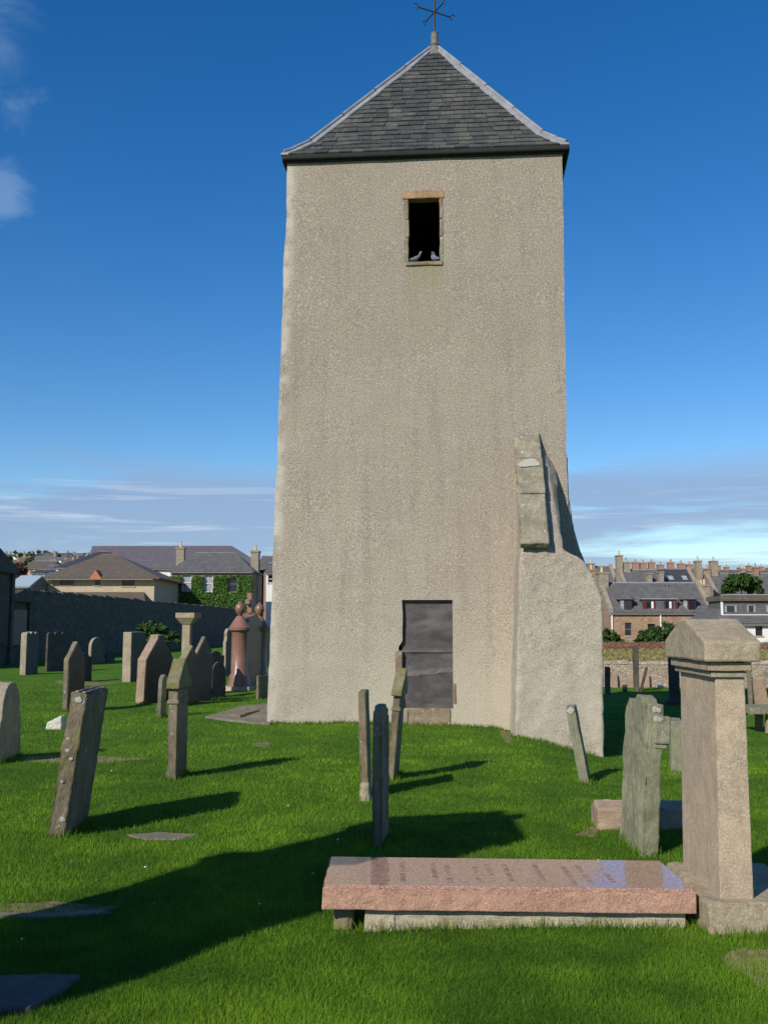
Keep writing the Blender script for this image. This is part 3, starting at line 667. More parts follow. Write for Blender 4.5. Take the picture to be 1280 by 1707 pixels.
# ------------------------------------------------------------------ gravestones
def prof_pts(kind, L, H):
    a = []
    if kind == 'flat': top = [(L, H), (0, H)]
    elif kind == 'flat_skew': top = [(L, H), (L * 0.97, H * 1.0), (0.02 * L, H * 0.985), (0, H * 0.97)]
    elif kind == 'gable': s = H - 0.5 * L * 0.95; top = [(L, s), (L / 2, H), (0, s)]
    elif kind == 'low_gable': s = H - 0.22 * L; top = [(L, s), (L / 2, H), (0, s)]
    elif kind == 'round':
        r = L / 2; k = min(0.7, H * 0.5 / r); top = [(r + r * math.cos(t), H - r * k + r * k * math.sin(t)) for t in np.linspace(0, math.pi, 15)]
    elif kind == 'shoulder':
        s = H * 0.88; q = 0.2 * L; r = L / 2 - q
        top = [(L, s), (L - q, s)] + [(L / 2 + r * math.cos(t), s + (H - s) * math.sin(t)) for t in np.linspace(0.15, math.pi - 0.15, 11)] + [(q, s), (0, s)]
    elif kind == 'bumps':
        s = H * 0.93; top = []
        for k in (2, 1, 0):
            c = (k + 0.5) * L / 3; hk = (H - s) * (1.0 if k == 1 else 0.8)
            top += [(c + L / 6.2 * math.cos(t), s + hk * math.sin(t)) for t in np.linspace(0.05, math.pi - 0.05, 7)]
    elif kind == 'peakblock':
        s = H - 0.40 * L; top = [(L, s), (L * 0.62, H - 0.08), (L * 0.62, H), (L * 0.38, H), (L * 0.38, H - 0.08), (0, s)]
    elif kind == 'ogee':
        top = [(L, H * 0.72), (L * 0.88, H * 0.74), (L * 0.82, H * 0.82), (L * 0.86, H * 0.90), (L * 0.7, H * 0.97), (L * 0.5, H), (L * 0.3, H * 0.97), (L * 0.14, H * 0.90), (L * 0.18, H * 0.82), (L * 0.12, H * 0.74), (0, H * 0.72)]
    elif kind == 'broken': top = [(L, H * 0.90), (L * 0.86, H * 0.965), (L * 0.62, H * 0.95), (L * 0.5, H), (L * 0.30, H * 0.985), (L * 0.24, H * 0.95), (0, H * 0.955)]
    elif kind == 'notched': top = [(L, H * 0.90), (L * 0.8, H * 0.91), (L * 0.76, H * 0.96), (L * 0.62, H * 0.955), (L * 0.55, H), (L * 0.2, H), (L * 0.12, H * 0.97), (0, H * 0.97)]
    elif kind == 'scroll':
        top = [(L, H * 0.52), (L * 0.93, H * 0.56), (L * 0.92, H * 0.62)] + [(L * 0.5 + L * 0.42 * math.cos(t), H * 0.64 + H * 0.36 * math.sin(t)) for t in np.linspace(0.1, math.pi - 0.1, 13)] + [(L * 0.08, H * 0.62), (L * 0.07, H * 0.56), (0, H * 0.52)]
    return [(0, -0.25), (L, -0.25)] + top
FEET = []
def stone(label, nl, nr, far, base, top, L, kind, mat, lean=0.0, tip=0.0, group=None, cap=None, name='headstone', lev=3, plinth=None, st=0.018, cat='gravestone', yaw=None, face=None):
    """near narrow end from pixel nl to nr at ground row base, top row, far = pixel where the visible broad face ends"""
    g = ground((nl + nr) / 2, base); D = g.y; T = (nr - nl) * D / F; H = (base - top) * D / F * 1.01
    if yaw is None:
        e = T / 2 if far >= nr else -T / 2
        while True:
            best = 0
            for k in range(-60, 61):
                a = R(k * 0.5); x = g.x + e * math.cos(a) + L * math.sin(a); y = g.y - e * math.sin(a) + L * math.cos(a)
                if k == -60 or abs(proj_x(x, y, 0.4) - far) < best[0]: best = (abs(proj_x(x, y, 0.4) - far), a)
            if abs(best[1]) < R(15) or L > 1.25: break
            L *= 1.08
        yaw = best[1]
    Hb = H - (0 if not cap else cap * 0.0)
    e = empty(name, g, -yaw); e.rotation_euler = Matrix.Rotation(-yaw, 4, 'Z').to_euler()
    e.rotation_euler = (Matrix.Rotation(-yaw, 4, 'Z') @ Matrix.Rotation(R(lean), 4, 'Y') @ Matrix.Rotation(R(-tip), 4, 'X')).to_euler()
    tag(e, label, cat, group)
    if cap:
        body = MB().prism([(0, -0.25), (L, -0.25), (L, H - cap - 0.02), (0, H - cap - 0.02)], -T / 2 * 0.86, T / 2 * 0.86, 'x')
        o = body.build('slab', mat, e); wear(o, 0.012, lev, st)
        ov = 0.045
        cp = MB().prism([(-ov, H - cap - 0.015), (L + ov, H - cap - 0.015), (L + ov, H - cap + 0.06), (L / 2, H), (-ov, H - cap + 0.06)], -T / 2 - 0.012, T / 2 + 0.012, 'x')
        o = cp.build('coping', 'moss', e); wear(o, 0.012, lev, st)
        bd = MB().box(-T / 2 * 0.86 - 0.012, T / 2 * 0.86 + 0.012, -0.014, L + 0.014, H - cap - 0.17, H - cap - 0.13).build('string_course', mat, e); wear(bd, 0.008, 2, 0.006)
    else:
        o = MB().prism(prof_pts(kind, L, H), -T / 2, T / 2, 'x').build('slab', mat, e); wear(o, 0.012, lev, st)
    if face:                                            # thin dark panels put the shade of the broad faces into colour
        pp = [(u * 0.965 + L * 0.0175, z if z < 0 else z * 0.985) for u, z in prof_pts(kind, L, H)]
        for sg in (-1, 1): MB().prism(pp, sg * (T / 2 - 0.03), sg * (T / 2 + 0.010), 'x').build('shade_panel', face, e)
    if plinth:
        o = MB().box(-T / 2 - plinth, T / 2 + plinth, -plinth, L + plinth, -0.25, 0.14).build('plinth', mat, e); wear(o, 0.015, 3, st)
    FEET.append((e, T, L)); return e, T, H, D
def lichen(e, pts, r=0.035):
    for x, y, z, k in pts:
        b = MB(); n = 10
        for a in range(n):
            t = 2 * math.pi * a / n; q = r * k * random.uniform(0.75, 1.2); b.v.append((x + q * math.cos(t), y, z + q * 0.85 * math.sin(t)))
        b.v.append((x, y - 0.003, z)); b.f += [(a, (a + 1) % n, n) for a in range(n)]
        b.build('lichen_patch', 'lichen_white', e)
stone('pale carved headstone with scrolled round top, cut by a wide shadow behind it', -36, -2, 36, 1275, 1146, 0.85, 'scroll', 'pale_stone', lev=4)
stone('slim headstone with lobed top and bright edge beside the dark mural monument', 33, 43, 64, 1125, 1055, 0.9, 'bumps', 'pale_stone', face='shaded_face')
stone('very dark headstone with scalloped top catching bits of light', 75, 79, 113, 1120, 1055, 0.95, 'bumps', 'dark_stone')
stone('tall brown headstone with peaked top right behind the big leaning lichened stone', 104, 112, 141, 1187, 1073, 0.75, 'gable', 'brown_stone', face='shaded_face')
stone('dark shouldered headstone mostly hidden behind the tall brown peaked one', 123, 130, 154, 1137, 1091, 0.8, 'shoulder', 'dark_stone')
stone('pale edged round topped headstone in front of the dark boundary wall', 147, 152, 173, 1108, 1064, 0.95, 'round', 'pale_stone', face='shaded_face')
stone('small dark round topped headstone close against the boundary wall', 175, 179, 192, 1105, 1085, 0.7, 'round', 'dark_stone')
stone('flat topped pale green-grey headstone with its broad face coloured dark as shade', 203, 218, 242, 1137, 1056, 0.85, 'flat', 'pale_stone', face='shaded_face')
stone('large pinkish headstone with sloped shoulders and a square block on top', 225, 240, 286, 1175, 1062, 0.95, 'peakblock', 'pink_head', lean=2, face='shaded_face')
stone('thin low headstone with rounded top beside the mossy capped stone', 261, 268, 277, 1197, 1128, 0.42, 'round', 'grey_stone', lean=2)
stone('narrow headstone with gabled mossy coping and lichened edge standing on the lawn', 277, 295, 314, 1300, 1107, 0.58, 'gable', 'brown_stone', cap=0.30, lev=4)
stone('gabled headstone directly behind the mossy coped one', 287, 299, 331, 1178, 1079, 0.85, 'gable', 'green_stone', lean=3, face='shaded_face')
stone('shade-dark faced gabled headstone with a bright sloping coping', 313, 319, 352, 1170, 1064, 0.95, 'gable', 'grey_stone', lean=3, face='shaded_face')
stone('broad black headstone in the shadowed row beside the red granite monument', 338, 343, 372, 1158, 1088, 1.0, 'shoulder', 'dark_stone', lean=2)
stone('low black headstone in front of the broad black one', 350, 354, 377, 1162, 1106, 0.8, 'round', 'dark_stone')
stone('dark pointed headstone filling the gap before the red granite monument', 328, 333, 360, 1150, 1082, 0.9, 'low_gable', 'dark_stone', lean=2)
stone('pale headstone with wavy scroll edge behind the red granite columns', 371, 376, 386, 1128, 1050, 0.6, 'ogee', 'pale_stone', face='shaded_face')
stone('pale pink headstone half hidden by the tower corner', 436, 442, 452, 1112, 1050, 0.6, 'round', 'pink_head')
stone('low dark square headstone tight against the tower corner', 427, 431, 447, 1166, 1128, 0.5, 'flat', 'brown_stone')
e, T, H, D = stone('large leaning brown headstone with grooved top and white lichen spots', 80, 107, 149, 1395, 1166, 0.78, 'flat', 'brown_stone', lean=7.5, lev=5, st=0.03)
lichen(e, [(0.0, -0.006, H - 0.05, 1.3), (-0.02, -0.008, 0.66, 0.7), (0.02, -0.008, 0.60, 0.6), (-0.02, -0.008, 0.42, 0.5), (0.03, -0.008, 0.14, 0.9), (-0.03, -0.008, 0.75, 0.4)], 0.026)
for s in (-0.028, 0.028): 
    o = MB().box(s - 0.015, s + 0.015, 0.03, 0.75, H - 0.002, H + 0.014).build('top_ridge', 'capstone', e); wear(o, 0.006, 3, 0.014)
e, T, H, D = stone('thin headstone leaning towards the left, with a pale footing, beside two others', 602, 615, 620, 1335, 1162, 0.45, 'flat', 'brown_stone', lean=-2.0)
o = MB().box(-0.05, 0.045, -0.03, 0.3, -0.2, 0.17).build('footing', 'pale_stone', e); wear(o, 0.03, 4, 0.03)
stone('dark shadowed headstone with notched top behind the pink ledger slab', 620, 635, 648, 1414, 1190, 0.52, 'notched', 'brown_stone', lean=0.3, lev=4)
stone('reddish headstone with mossy coping leaning to the right before the tower door', 643, 657, 665, 1300, 1121, 0.45, 'gable', 'brown_stone', lean=5.0, cap=0.28, lev=4)
e, T, H, D = stone('thin headstone leaning sharply against the view of the buttress, white topped', 967, 982, 983, 1308, 1184, 0.42, 'flat_skew', 'green_stone', lean=-10, lev=3)
lichen(e, [(0, -0.012, H - 0.03, 1.1)], 0.04)
e, T, H, D = stone('thick green weathered headstone with broken stepped top and white lichen', 1070, 1096, 1031, 1429, 1176, 0.66, 'broken', 'green_stone', lean=4.0, lev=5, st=0.03)
o = MB().box(-0.005, T / 2 + 0.050, -0.02, 0.34, H - 0.33, H - 0.13).build('shoulder_block', 'green_stone', e); wear(o, 0.012, 4, 0.02)
o = MB().box(-0.005, T / 2 + 0.032, -0.01, 0.32, H - 0.362, H - 0.332).build('moulding', 'green_stone', e); wear(o, 0.008, 3, 0.01)
lichen(e, [(-0.01, -0.012, H - 0.085, 0.8), (0.015, -0.012, H - 0.09, 0.6), (0.0, -0.024, H - 0.15, 0.7), (0.03, -0.024, H - 0.152, 0.6)], 0.034)
stone('mossy green headstone standing between the broken stone and the tall granite pillar', 1119, 1138, 1113, 1291, 1207, 0.5, 'flat', 'green_stone', lean=0.5)
# stones in the tower's long shadow and by the far wall
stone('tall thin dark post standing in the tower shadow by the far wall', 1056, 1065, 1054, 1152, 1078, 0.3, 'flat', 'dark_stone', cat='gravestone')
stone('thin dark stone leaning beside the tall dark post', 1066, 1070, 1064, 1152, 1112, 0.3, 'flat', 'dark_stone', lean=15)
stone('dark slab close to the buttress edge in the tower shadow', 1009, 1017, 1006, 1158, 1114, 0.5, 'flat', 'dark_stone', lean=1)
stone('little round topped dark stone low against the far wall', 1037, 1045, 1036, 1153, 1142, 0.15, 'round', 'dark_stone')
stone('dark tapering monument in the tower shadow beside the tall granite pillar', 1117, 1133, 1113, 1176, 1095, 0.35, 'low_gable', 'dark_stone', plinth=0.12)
stone('pale pink headstone leaning over beyond the granite pillar', 1262, 1284, 1256, 1192, 1131, 0.12, 'round', 'pink_head', lean=-8)
stone('slim grey post stone next to the pale pink leaning headstone', 1247, 1255, 1244, 1192, 1105, 0.3, 'flat', 'grey_stone', lean=0)
def wall_slab(label, x0, x1, base, top, mat, kind='flat'):
    Y = WALL_Y - 0.30; p, q = at(x0, base, Y), at(x1, top, Y); w = q.x - p.x; z0 = height(p.x, Y)
    o = MB().prism([(u, z) for u, z in prof_pts(kind, w, q.z - z0)], 0, 0.12).build('headstone', mat); o.location = (p.x, Y, z0); o.rotation_euler = (R(-6), 0, 0)
    wear(o, 0.012, 2, 0.015); tag(o, label, 'gravestone')
wall_slab('wide pale pink slab leaning face out against the far wall', 1046, 1082, 1152, 1124, 'pink_head')
wall_slab('narrow pale stone leaning face out against the far wall', 1022, 1029, 1152, 1122, 'pink_head')
wall_slab('low whitish slab propped at the foot of the far wall', 1094, 1106, 1152, 1142, 'white_stone')
# table tomb at the right edge
g = ground(1262, 1222); tt = tag(empty('table_tomb', g, 0), 'grey table tomb with a thick flat top on stone legs', 'tomb')
kx = g.y / F
o = MB().box(-16 * kx, 60 * kx, -0.15, 0.75, 0.36, 0.48).build('table_top', 'green_stone', tt); wear(o, 0.015, 3, 0.015)
for x in (14 * kx, 46 * kx):
    for y in (0.0, 0.55): wear(MB().prism([(x, -0.2), (x + 0.12, -0.2), (x + 0.17, 0.36), (x + 0.03, 0.36)], y, y + 0.1).build('leg', 'pink_head', tt), 0.01, 2, 0.01)
g = ground(90, 1216); k = g.y / F
o = MB().hexa([(-15 * k, 0, -0.1), (14 * k, 0, -0.1), (14 * k, 0.3, -0.1), (-12 * k, 0.3, -0.1)], [(-13 * k, 0.02, 0.10), (11 * k, 0.02, 0.21), (12 * k, 0.26, 0.22), (-11 * k, 0.26, 0.11)]).build('fallen_stone', 'white_stone'); o.location = g
wear(o, 0.03, 4, 0.03); tag(o, 'small white fallen stone lying behind the big leaning headstone', 'stone')
# low pink kerb block behind the broken headstone
g = ground(1000, 1384); k = g.y / F
o = MB().prism([(0, -0.15), (0.36, -0.15), (0.36, 0.15), (0.18, 0.215), (0, 0.17)], -4 * k, 150 * k, 'x').build('grave_block', 'pink_head'); o.location = g; o.rotation_euler = (0, 0, R(-3)); wear(o, 0.02, 4, 0.02)
tag(o, 'low pinkish grave block lying behind the broken green headstone', 'gravestone')

# red granite monument: two columns with urns, panel and cross between
g = ground(397, 1150); yaw = R(15); mo = tag(empty('granite_monument', g, -yaw), 'polished red granite monument with twin urn topped columns and a cross', 'monument')
k = g.y / F
MB().box(-0.42, 0.42, -0.30, 1.75, -0.2, 0.10).build('base', 'kerb_granite', mo)
for y in (0.05, 1.40):
    col = MB().lathe([(0.30, 0.10), (0.30, 0.16), (0.26, 0.30), (0.26, 0.36), (0.215, 0.42), (0.205, 1.46), (0.22, 1.50), (0.285, 1.53), (0.29, 1.60), (0.26, 1.63), (0.15, 1.80), (0.08, 1.90)], 24, (0, y, 0)).build('column', 'red_granite', mo, smooth=True)
    col.data.set_sharp_from_angle(angle=R(40))
    MB().lathe([(0.05, 1.90), (0.045, 1.93), (0.10, 1.97), (0.135, 2.07), (0.12, 2.17), (0.07, 2.22), (0.04, 2.26), (0.015, 2.28)], 18, (0, y, 0)).build('urn', 'red_granite', mo, smooth=True)
MB().box(-0.14, 0.14, 0.10, 1.36, 0.10, 1.62).build('panel', 'red_granite', mo)
MB().prism([(0.1, 1.62), (1.35, 1.62), (1.1, 1.80), (0.725, 1.98), (0.35, 1.80)], -0.16, 0.16, 'x').build('pediment', 'red_granite', mo)
MB().box(-0.06, 0.06, 0.66, 0.80, 1.98, 2.52).box(-0.06, 0.06, 0.52, 0.65, 2.22, 2.34).box(-0.06, 0.06, 0.81, 0.94, 2.22, 2.34).build('cross', 'red_granite', mo)
# pedestal with flared square cap
g = ground(310, 1150); k = g.y / F; pe = tag(empty('pedestal', g, R(-4)), 'buff stone pedestal with slim square shaft and flared flat cap', 'monument')
hh_ = (1150 - 1024) * k
for nm, (w0, w1, z0, z1) in (('base', (0.3, 0.3, -0.2, 0.25)), ('shaft', (0.115, 0.105, 0.25, hh_ - 0.30))):
    o = MB().hexa([(-w0, -w0, z0), (w0, -w0, z0), (w0, w0, z0), (-w0, w0, z0)], [(-w1, -w1, z1), (w1, -w1, z1), (w1, w1, z1), (-w1, w1, z1)]).build(nm, 'buff_granite', pe); wear(o, 0.015, 3, 0.01)
o = MB().hexa([(-0.12, -0.12, hh_ - 0.30), (0.12, -0.12, hh_ - 0.30), (0.12, 0.12, hh_ - 0.30), (-0.12, 0.12, hh_ - 0.30)], [(-0.24, -0.24, hh_ - 0.14), (0.24, -0.24, hh_ - 0.14), (0.24, 0.24, hh_ - 0.14), (-0.24, 0.24, hh_ - 0.14)]).box(-0.25, 0.25, -0.25, 0.5, hh_ - 0.137, hh_).build('cap', 'buff_granite', pe); wear(o, 0.01, 3, 0.01)

# the pink ledger slab on its kerb
SX0, SX1, SY0, SY1, SZ0, SZ1 = -0.333, 1.677, 5.682, 6.385, 0.098, 0.215
led = tag(empty('ledger_tomb', ((SX0 + SX1) / 2, SY0, 0)), 'polished pink granite ledger slab lying on a low grey granite kerb', 'grave slab'); led.rotation_euler = (0, R(0.7), 0)
ox = (SX0 + SX1) / 2
rim = MB().box(SX0 - ox, SX1 - ox, 0, SY1 - SY0, SZ0, SZ1).build('rough_edge', 'pink_rough', led); wear(rim, 0.006, 6, 0.011)
top = MB().box(SX0 - ox + 0.012, SX1 - ox - 0.012, 0.012, SY1 - SY0 - 0.012, SZ1 - 0.02, SZ1 + 0.011).build('polished_top', 'polished', led)
bt = top.modifiers.new('edge', 'BEVEL'); bt.width = 0.004; bt.segments = 2
ins = MB(); random.seed(3)                          # worn cut lettering, too worn to read: short strokes in rows
for xr in (0.33, 0.42, 0.60, 0.68, 0.84, 0.92, 1.02, 1.20, 1.36, 1.45, 1.58):
    y = random.uniform(0.08, 0.16); end = random.uniform(0.45, 0.60)
    while y < end:
        w = random.uniform(0.010, 0.022); x = SX0 - ox + xr
        if random.random() > 0.2:
            ins.box(x, x + 0.030, y, y + 0.004, SZ1 + 0.0113, SZ1 + 0.0122)
            if random.random() > 0.4: ins.box(x + random.choice((0.0, 0.013, 0.026)), x + 0.030 * 0.99, y + 0.0045, y + w, SZ1 + 0.0113, SZ1 + 0.0122)
        y += w + 0.008
tag(ins.build('worn_inscription', 'letter', top), kind='stuff')
random.seed(11)
for x0, x1 in ((-0.105, 0.06), (0.064, 1.63)):
    kb = MB().box(x0 - ox, x1 - ox, 0.045, 0.62, -0.15, SZ0 - 0.004).build('kerb', 'kerb_granite', led); wear(kb, 0.01, 5, 0.02)
kb = MB().box(-0.27 - ox, -0.17 - ox, 0.09, 0.25, -0.1, SZ0 - 0.002).build('packing_stone', 'brown_stone', led); wear(kb, 0.03, 4, 0.03)

# tall granite pillar headstone with gabled cap on a plinth
pe_x, pe_y = 1.785, 5.62
pil = tag(empty('pillar_headstone', (pe_x, pe_y, 0), 0), 'tall grey granite headstone with moulded gabled cap on a rough plinth', 'gravestone')
pil.rotation_euler = (0, 0, R(-2.5))
PT, PL = 0.177, 0.80
o = MB().hexa([(-0.10, -0.12, -0.2), (PT + 0.36, -0.12, -0.2), (PT + 0.36, PL + 0.14, -0.2), (-0.10, PL + 0.14, -0.2)], [(-0.085, -0.085, 0.182), (PT + 0.34, -0.085, 0.182), (PT + 0.34, PL + 0.08, 0.182), (-0.085, PL + 0.08, 0.182)]).build('plinth', 'buff_granite', pil); wear(o, 0.02, 5, 0.02)
o = MB().hexa([(0, 0, 0.17), (PT, 0, 0.17), (PT, PL, 0.17), (0, PL, 0.17)], [(0.020, 0.01, 1.345), (PT, 0.01, 1.345), (PT, PL - 0.01, 1.345), (0.020, PL - 0.01, 1.345)]).build('shaft', 'grey_granite', pil); wear(o, 0.006, 5, 0.006)
for a, z0, z1 in ((0.008, 1.347, 1.379), (0.028, 1.382, 1.428)):
    o = MB().box(-a, PT + a, -a, PL + a, z0, z1).build('moulding', 'buff_granite', pil); wear(o, 0.005, 4, 0.005)
a = 0.062
o = MB().prism([(-a, 1.432), (PL + a, 1.432), (PL + a, 1.540), (PL * 0.60, 1.665), (PL * 0.42, 1.665), (-a, 1.540)], -a + 0.010, PT + a + 0.012, 'x').build('cap', 'buff_granite', pil); wear(o, 0.012, 5, 0.012)

# the big family monument behind the camera's left, out of the picture, whose shadow crosses the lawn
mn = tag(empty('family_monument', (-2.88, 3.78, 0)), 'big pedimented granite monument whose long shadow crosses the lawn', 'monument')
for nm, w, d, z0, z1 in (('plinth', 0.66, 0.46, -0.2, 0.5), ('die', 0.58, 0.38, 0.5, 2.5), ('cornice', 0.66, 0.46, 2.5, 2.7), ('attic', 0.54, 0.36, 2.7, 3.5)):
    wear(MB().box(-w, w, -d, d, z0, z1).build(nm, 'grey_granite', mn), 0.02, 3, 0.02)
wear(MB().prism([(-0.62, 3.5), (0.62, 3.5), (0.62, 3.72), (0.2, 4.1), (-0.16, 4.15), (-0.62, 3.95)], -0.38, 0.38).build('pediment', 'grey_granite', mn), 0.02, 3, 0.02)
for x, h in ((0.16, 4.34), (-0.12, 4.48)):
    MB().lathe([(0.10, 3.9), (0.07, 4.0), (0.11, h - 0.12), (0.02, h)], 14, (x, 0, 0)).build('urn', 'grey_granite', mn, smooth=True)

# flat slabs and bare earth in the turf
EXC = []
def patch(name, pts, mat, h, label=None, cat=None, kind=None, n=28, rag=0.08, grow=1.0):
    """irregular flat piece through ground pixels"""
    P_ = [ground(*p) for p in pts]; c = sum(P_, Vector()) / len(P_); ring = []
    for i, p in enumerate(P_):
        q = P_[(i + 1) % len(P_)]; m = max(2, int((q - p).length / 0.10))
        for k in range(m):
            r = p.lerp(q, k / m); d = (r - c); r = r + d * rag * noise.noise((r.x * 5, r.y * 5, 2.2)); ring.append(Vector((r.x, r.y, height(r.x, r.y) + h)))
    EXC.append(([(p.x, p.y) for p in ring], 0.38 if mat == 'earth' else 0.9))
    b = MB(); m = len(ring); cz = height(c.x, c.y) + h
    b.v = [tuple(p - c) for p in ring] + [(p.x - c.x, p.y - c.y, p.z - c.z - h - 0.1) for p in ring] + [(0, 0, cz - c.z)]
    # fan in steps so that the piece follows the ground
    b.f = [(i, (i + 1) % m, 2 * m) for i in range(m)] + [(i, i + m, (i + 1) % m + m, (i + 1) % m) for i in range(m)]
    o = b.build(name, mat); o.location = c
    if mat != 'earth': wear(o, 0.01, 2, 0.012)
    tag(o, label, cat, None, kind); return o
patch('ground_slab', [(345, 1197), (398, 1180), (450, 1176), (450, 1209), (400, 1205)], 'flat_slab', 0.035, 'worn brown flat slabs sunk in the turf beside the tower corner', 'slab')
patch('ground_slab', [(375, 1195), (418, 1183), (432, 1189), (400, 1200)], 'flat_slab', 0.075, 'thin loose slab lying on the brown slabs by the tower', 'slab')
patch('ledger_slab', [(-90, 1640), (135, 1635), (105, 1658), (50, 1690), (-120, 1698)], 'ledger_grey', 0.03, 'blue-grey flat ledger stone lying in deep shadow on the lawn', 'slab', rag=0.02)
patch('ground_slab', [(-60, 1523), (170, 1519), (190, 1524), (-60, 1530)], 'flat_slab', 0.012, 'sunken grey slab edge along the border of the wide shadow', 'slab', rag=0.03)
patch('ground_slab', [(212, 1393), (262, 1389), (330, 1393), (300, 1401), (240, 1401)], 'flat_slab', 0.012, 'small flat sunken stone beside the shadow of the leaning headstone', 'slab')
for pts in ([(25, 1263), (110, 1258), (240, 1264), (160, 1272), (60, 1270)], [(1210, 1600), (1235, 1580), (1330, 1584), (1340, 1668), (1262, 1645)], [(0, 1508), (90, 1503), (190, 1512), (190, 1519), (-40, 1521)], [(100, 1135), (200, 1138), (160, 1142), (90, 1140)],
            [(830, 1214), (852, 1222), (852, 1246), (838, 1230)], [(420, 1240), (445, 1236), (450, 1243), (430, 1246)], [(960, 1392), (985, 1380), (998, 1384), (990, 1396)], [(360, 1150), (380, 1148), (400, 1156), (370, 1160)]):
    patch('bare_earth', pts, 'earth', 0.003, kind='structure', rag=0.5)

# ------------------------------------------------------------------ boundary walls
def ragged_wall(name, p, q, h, thick, mat, label, step=0.6, cope=None):
    p, q = Vector(p), Vector(q); d = (q - p); L = d.length; ang = math.atan2(d.y, d.x); n = int(L / step)
    e = tag(empty(name, (p.x, p.y, 0), ang), label, 'wall'); b = MB(); c, s = math.cos(ang), math.sin(ang)
    for i in range(n + 1):
        u = L * i / n; z0 = min(height(p.x + c * u, p.y + s * u - 0.1), height(p.x + c * u, p.y + s * u + 0.3)) - 0.3; z1 = (h(u / L) if callable(h) else h) + 0.05 * noise.noise((u * 0.9, 3, 1))
        b.v += [(u, -thick / 2, z0), (u, thick / 2, z0), (u, thick / 2, z1), (u, -thick / 2, z1)]
    for i in range(n):
        k = 4 * i
        for a in range(4): b.f.append((k + a, k + 4 + a, k + 4 + (a + 1) % 4, k + (a + 1) % 4))
    b.f += [(0, 1, 2, 3), (4 * n + 3, 4 * n + 2, 4 * n + 1, 4 * n)]
    b.build('masonry', mat, e); u = 0; j = 0
    while u < L - 0.3:
        w = random.uniform(0.35, 0.8); w = min(w, L - u); z1 = (h(u / L) if callable(h) else h) + 0.05 * noise.noise((u * 0.9, 3, 1))
        t = random.uniform(0.05, 0.13)
        MB().hexa([(u, -thick * 0.55, z1 - 0.03), (u + w - 0.02, -thick * 0.55, z1 - 0.03), (u + w - 0.02, thick * 0.55, z1 - 0.03), (u, thick * 0.55, z1 - 0.03)], [(u + 0.03, -thick * 0.4, z1 + t), (u + w - 0.05, -thick * 0.4, z1 + t * random.uniform(0.8, 1.1)), (u + w - 0.05, thick * 0.4, z1 + t), (u + 0.03, thick * 0.4, z1 + t)]).build('coping_stone', mat, e)
        u += w; j += 1
    return e
wp, wq = Vector((-18.2, 34.0, 0)), Vector((-14.6, 104.0, 0))
ragged_wall('boundary_wall', wp, wq, lambda t: 3.35, 0.5, 'rubble_dark', 'long dark rubble boundary wall behind the rows of headstones')
ragged_wall('field_wall', (5.0, WALL_Y + 0.1, 0), (26, WALL_Y + 0.1, 0), 0.27, 0.4, 'rubble_pale', 'low sunlit rubble wall between the churchyard and the field')
# mural monuments built against the boundary wall, their faces turned to the churchyard
def mural(label, x, y0, y1, h, peak, panel):
    e = tag(empty('mural_monument', (x, y0, 0), R(90)), label, 'monument'); L = y1 - y0
    MB().box(0, L, 0.0, 1.2, -0.2, h).build('back_wall', 'rubble_dark', e)
    for u in (0.05, L - 0.35): MB().box(u, u + 0.3, -0.14, -0.003, -0.2, h - 0.02).build('pilaster', 'dark_stone', e)
    MB().box(0.45, L - 0.45, -0.06, -0.003, 0.8, h - 0.35).build('panel', panel, e)
    MB().prism([(-0.15, h + 0.003), (L + 0.15, h + 0.003), (L + 0.15, h + 0.2), (L / 2, peak), (-0.15, h + 0.2)], -0.25, 1.3).build('pediment', 'dark_stone', e)
mural('dark stone wall monument with small pediment and reddish panel', -16.7, 45.3, 48.3, 2.75, 3.3, 'brick')
mural('taller dark gabled wall monument next to the small pedimented one', -16.2, 40.0, 44.6, 3.9, 4.9, 'dark_stone')

# ------------------------------------------------------------------ houses
def wall_open(mb, x0, x1, z0, z1, rects, y=0.0, depth=0.18):
    xs = sorted(set([x0, x1] + [r[0] for r in rects] + [r[1] for r in rects])); zz = sorted(set([z0, z1] + [r[2] for r in rects] + [r[3] for r in rects]))
    for a, b in zip(xs[:-1], xs[1:]):
        for c, d in zip(zz[:-1], zz[1:]):
            mx, mz = (a + b) / 2, (c + d) / 2
            if any(r[0] < mx < r[1] and r[2] < mz < r[3] for r in rects): continue
            mb.add([(a, y, c), (b, y, c), (b, y, d), (a, y, d)], [(0, 1, 2, 3)])
    for a, b, c, d in [r[:4] for r in rects]:
        mb.add([(a, y, c), (b, y, c), (b, y, d), (a, y, d), (a, y + depth, c), (b, y + depth, c), (b, y + depth, d), (a, y + depth, d)], [(0, 1, 5, 4), (1, 2, 6, 5), (2, 3, 7, 6), (3, 0, 4, 7)])
def window(parent, a, b, c, d, y=0.12, frame='white_paint', bars=1, mid=True, curtain=None, fw=0.07):
    fr = MB().box(a, b, y, y + 0.06, c, c + fw).box(a, b, y, y + 0.06, d - fw, d).box(a, a + fw, y, y + 0.06, c + fw, d - fw).box(b - fw, b, y, y + 0.06, c + fw, d - fw)
    if mid: fr.box(a + fw, b - fw, y + 0.005, y + 0.055, (c + d) / 2 - 0.03, (c + d) / 2 + 0.03)
    for k in range(1, bars): x = a + (b - a) * k / bars; fr.box(x - 0.035, x + 0.035, y + 0.003, y + 0.057, c + fw, d - fw)
    f = fr.build('window', frame, parent)
    MB().box(a + 0.01, b - 0.01, y + 0.07, y + 0.09, c + 0.01, d - 0.01).build('pane', curtain or 'glass', f)
    MB().box(a - 0.08, b + 0.08, -0.07, y - 0.002, c - 0.10, c - 0.003).build('sill', 'kerb_granite', f)
    return f
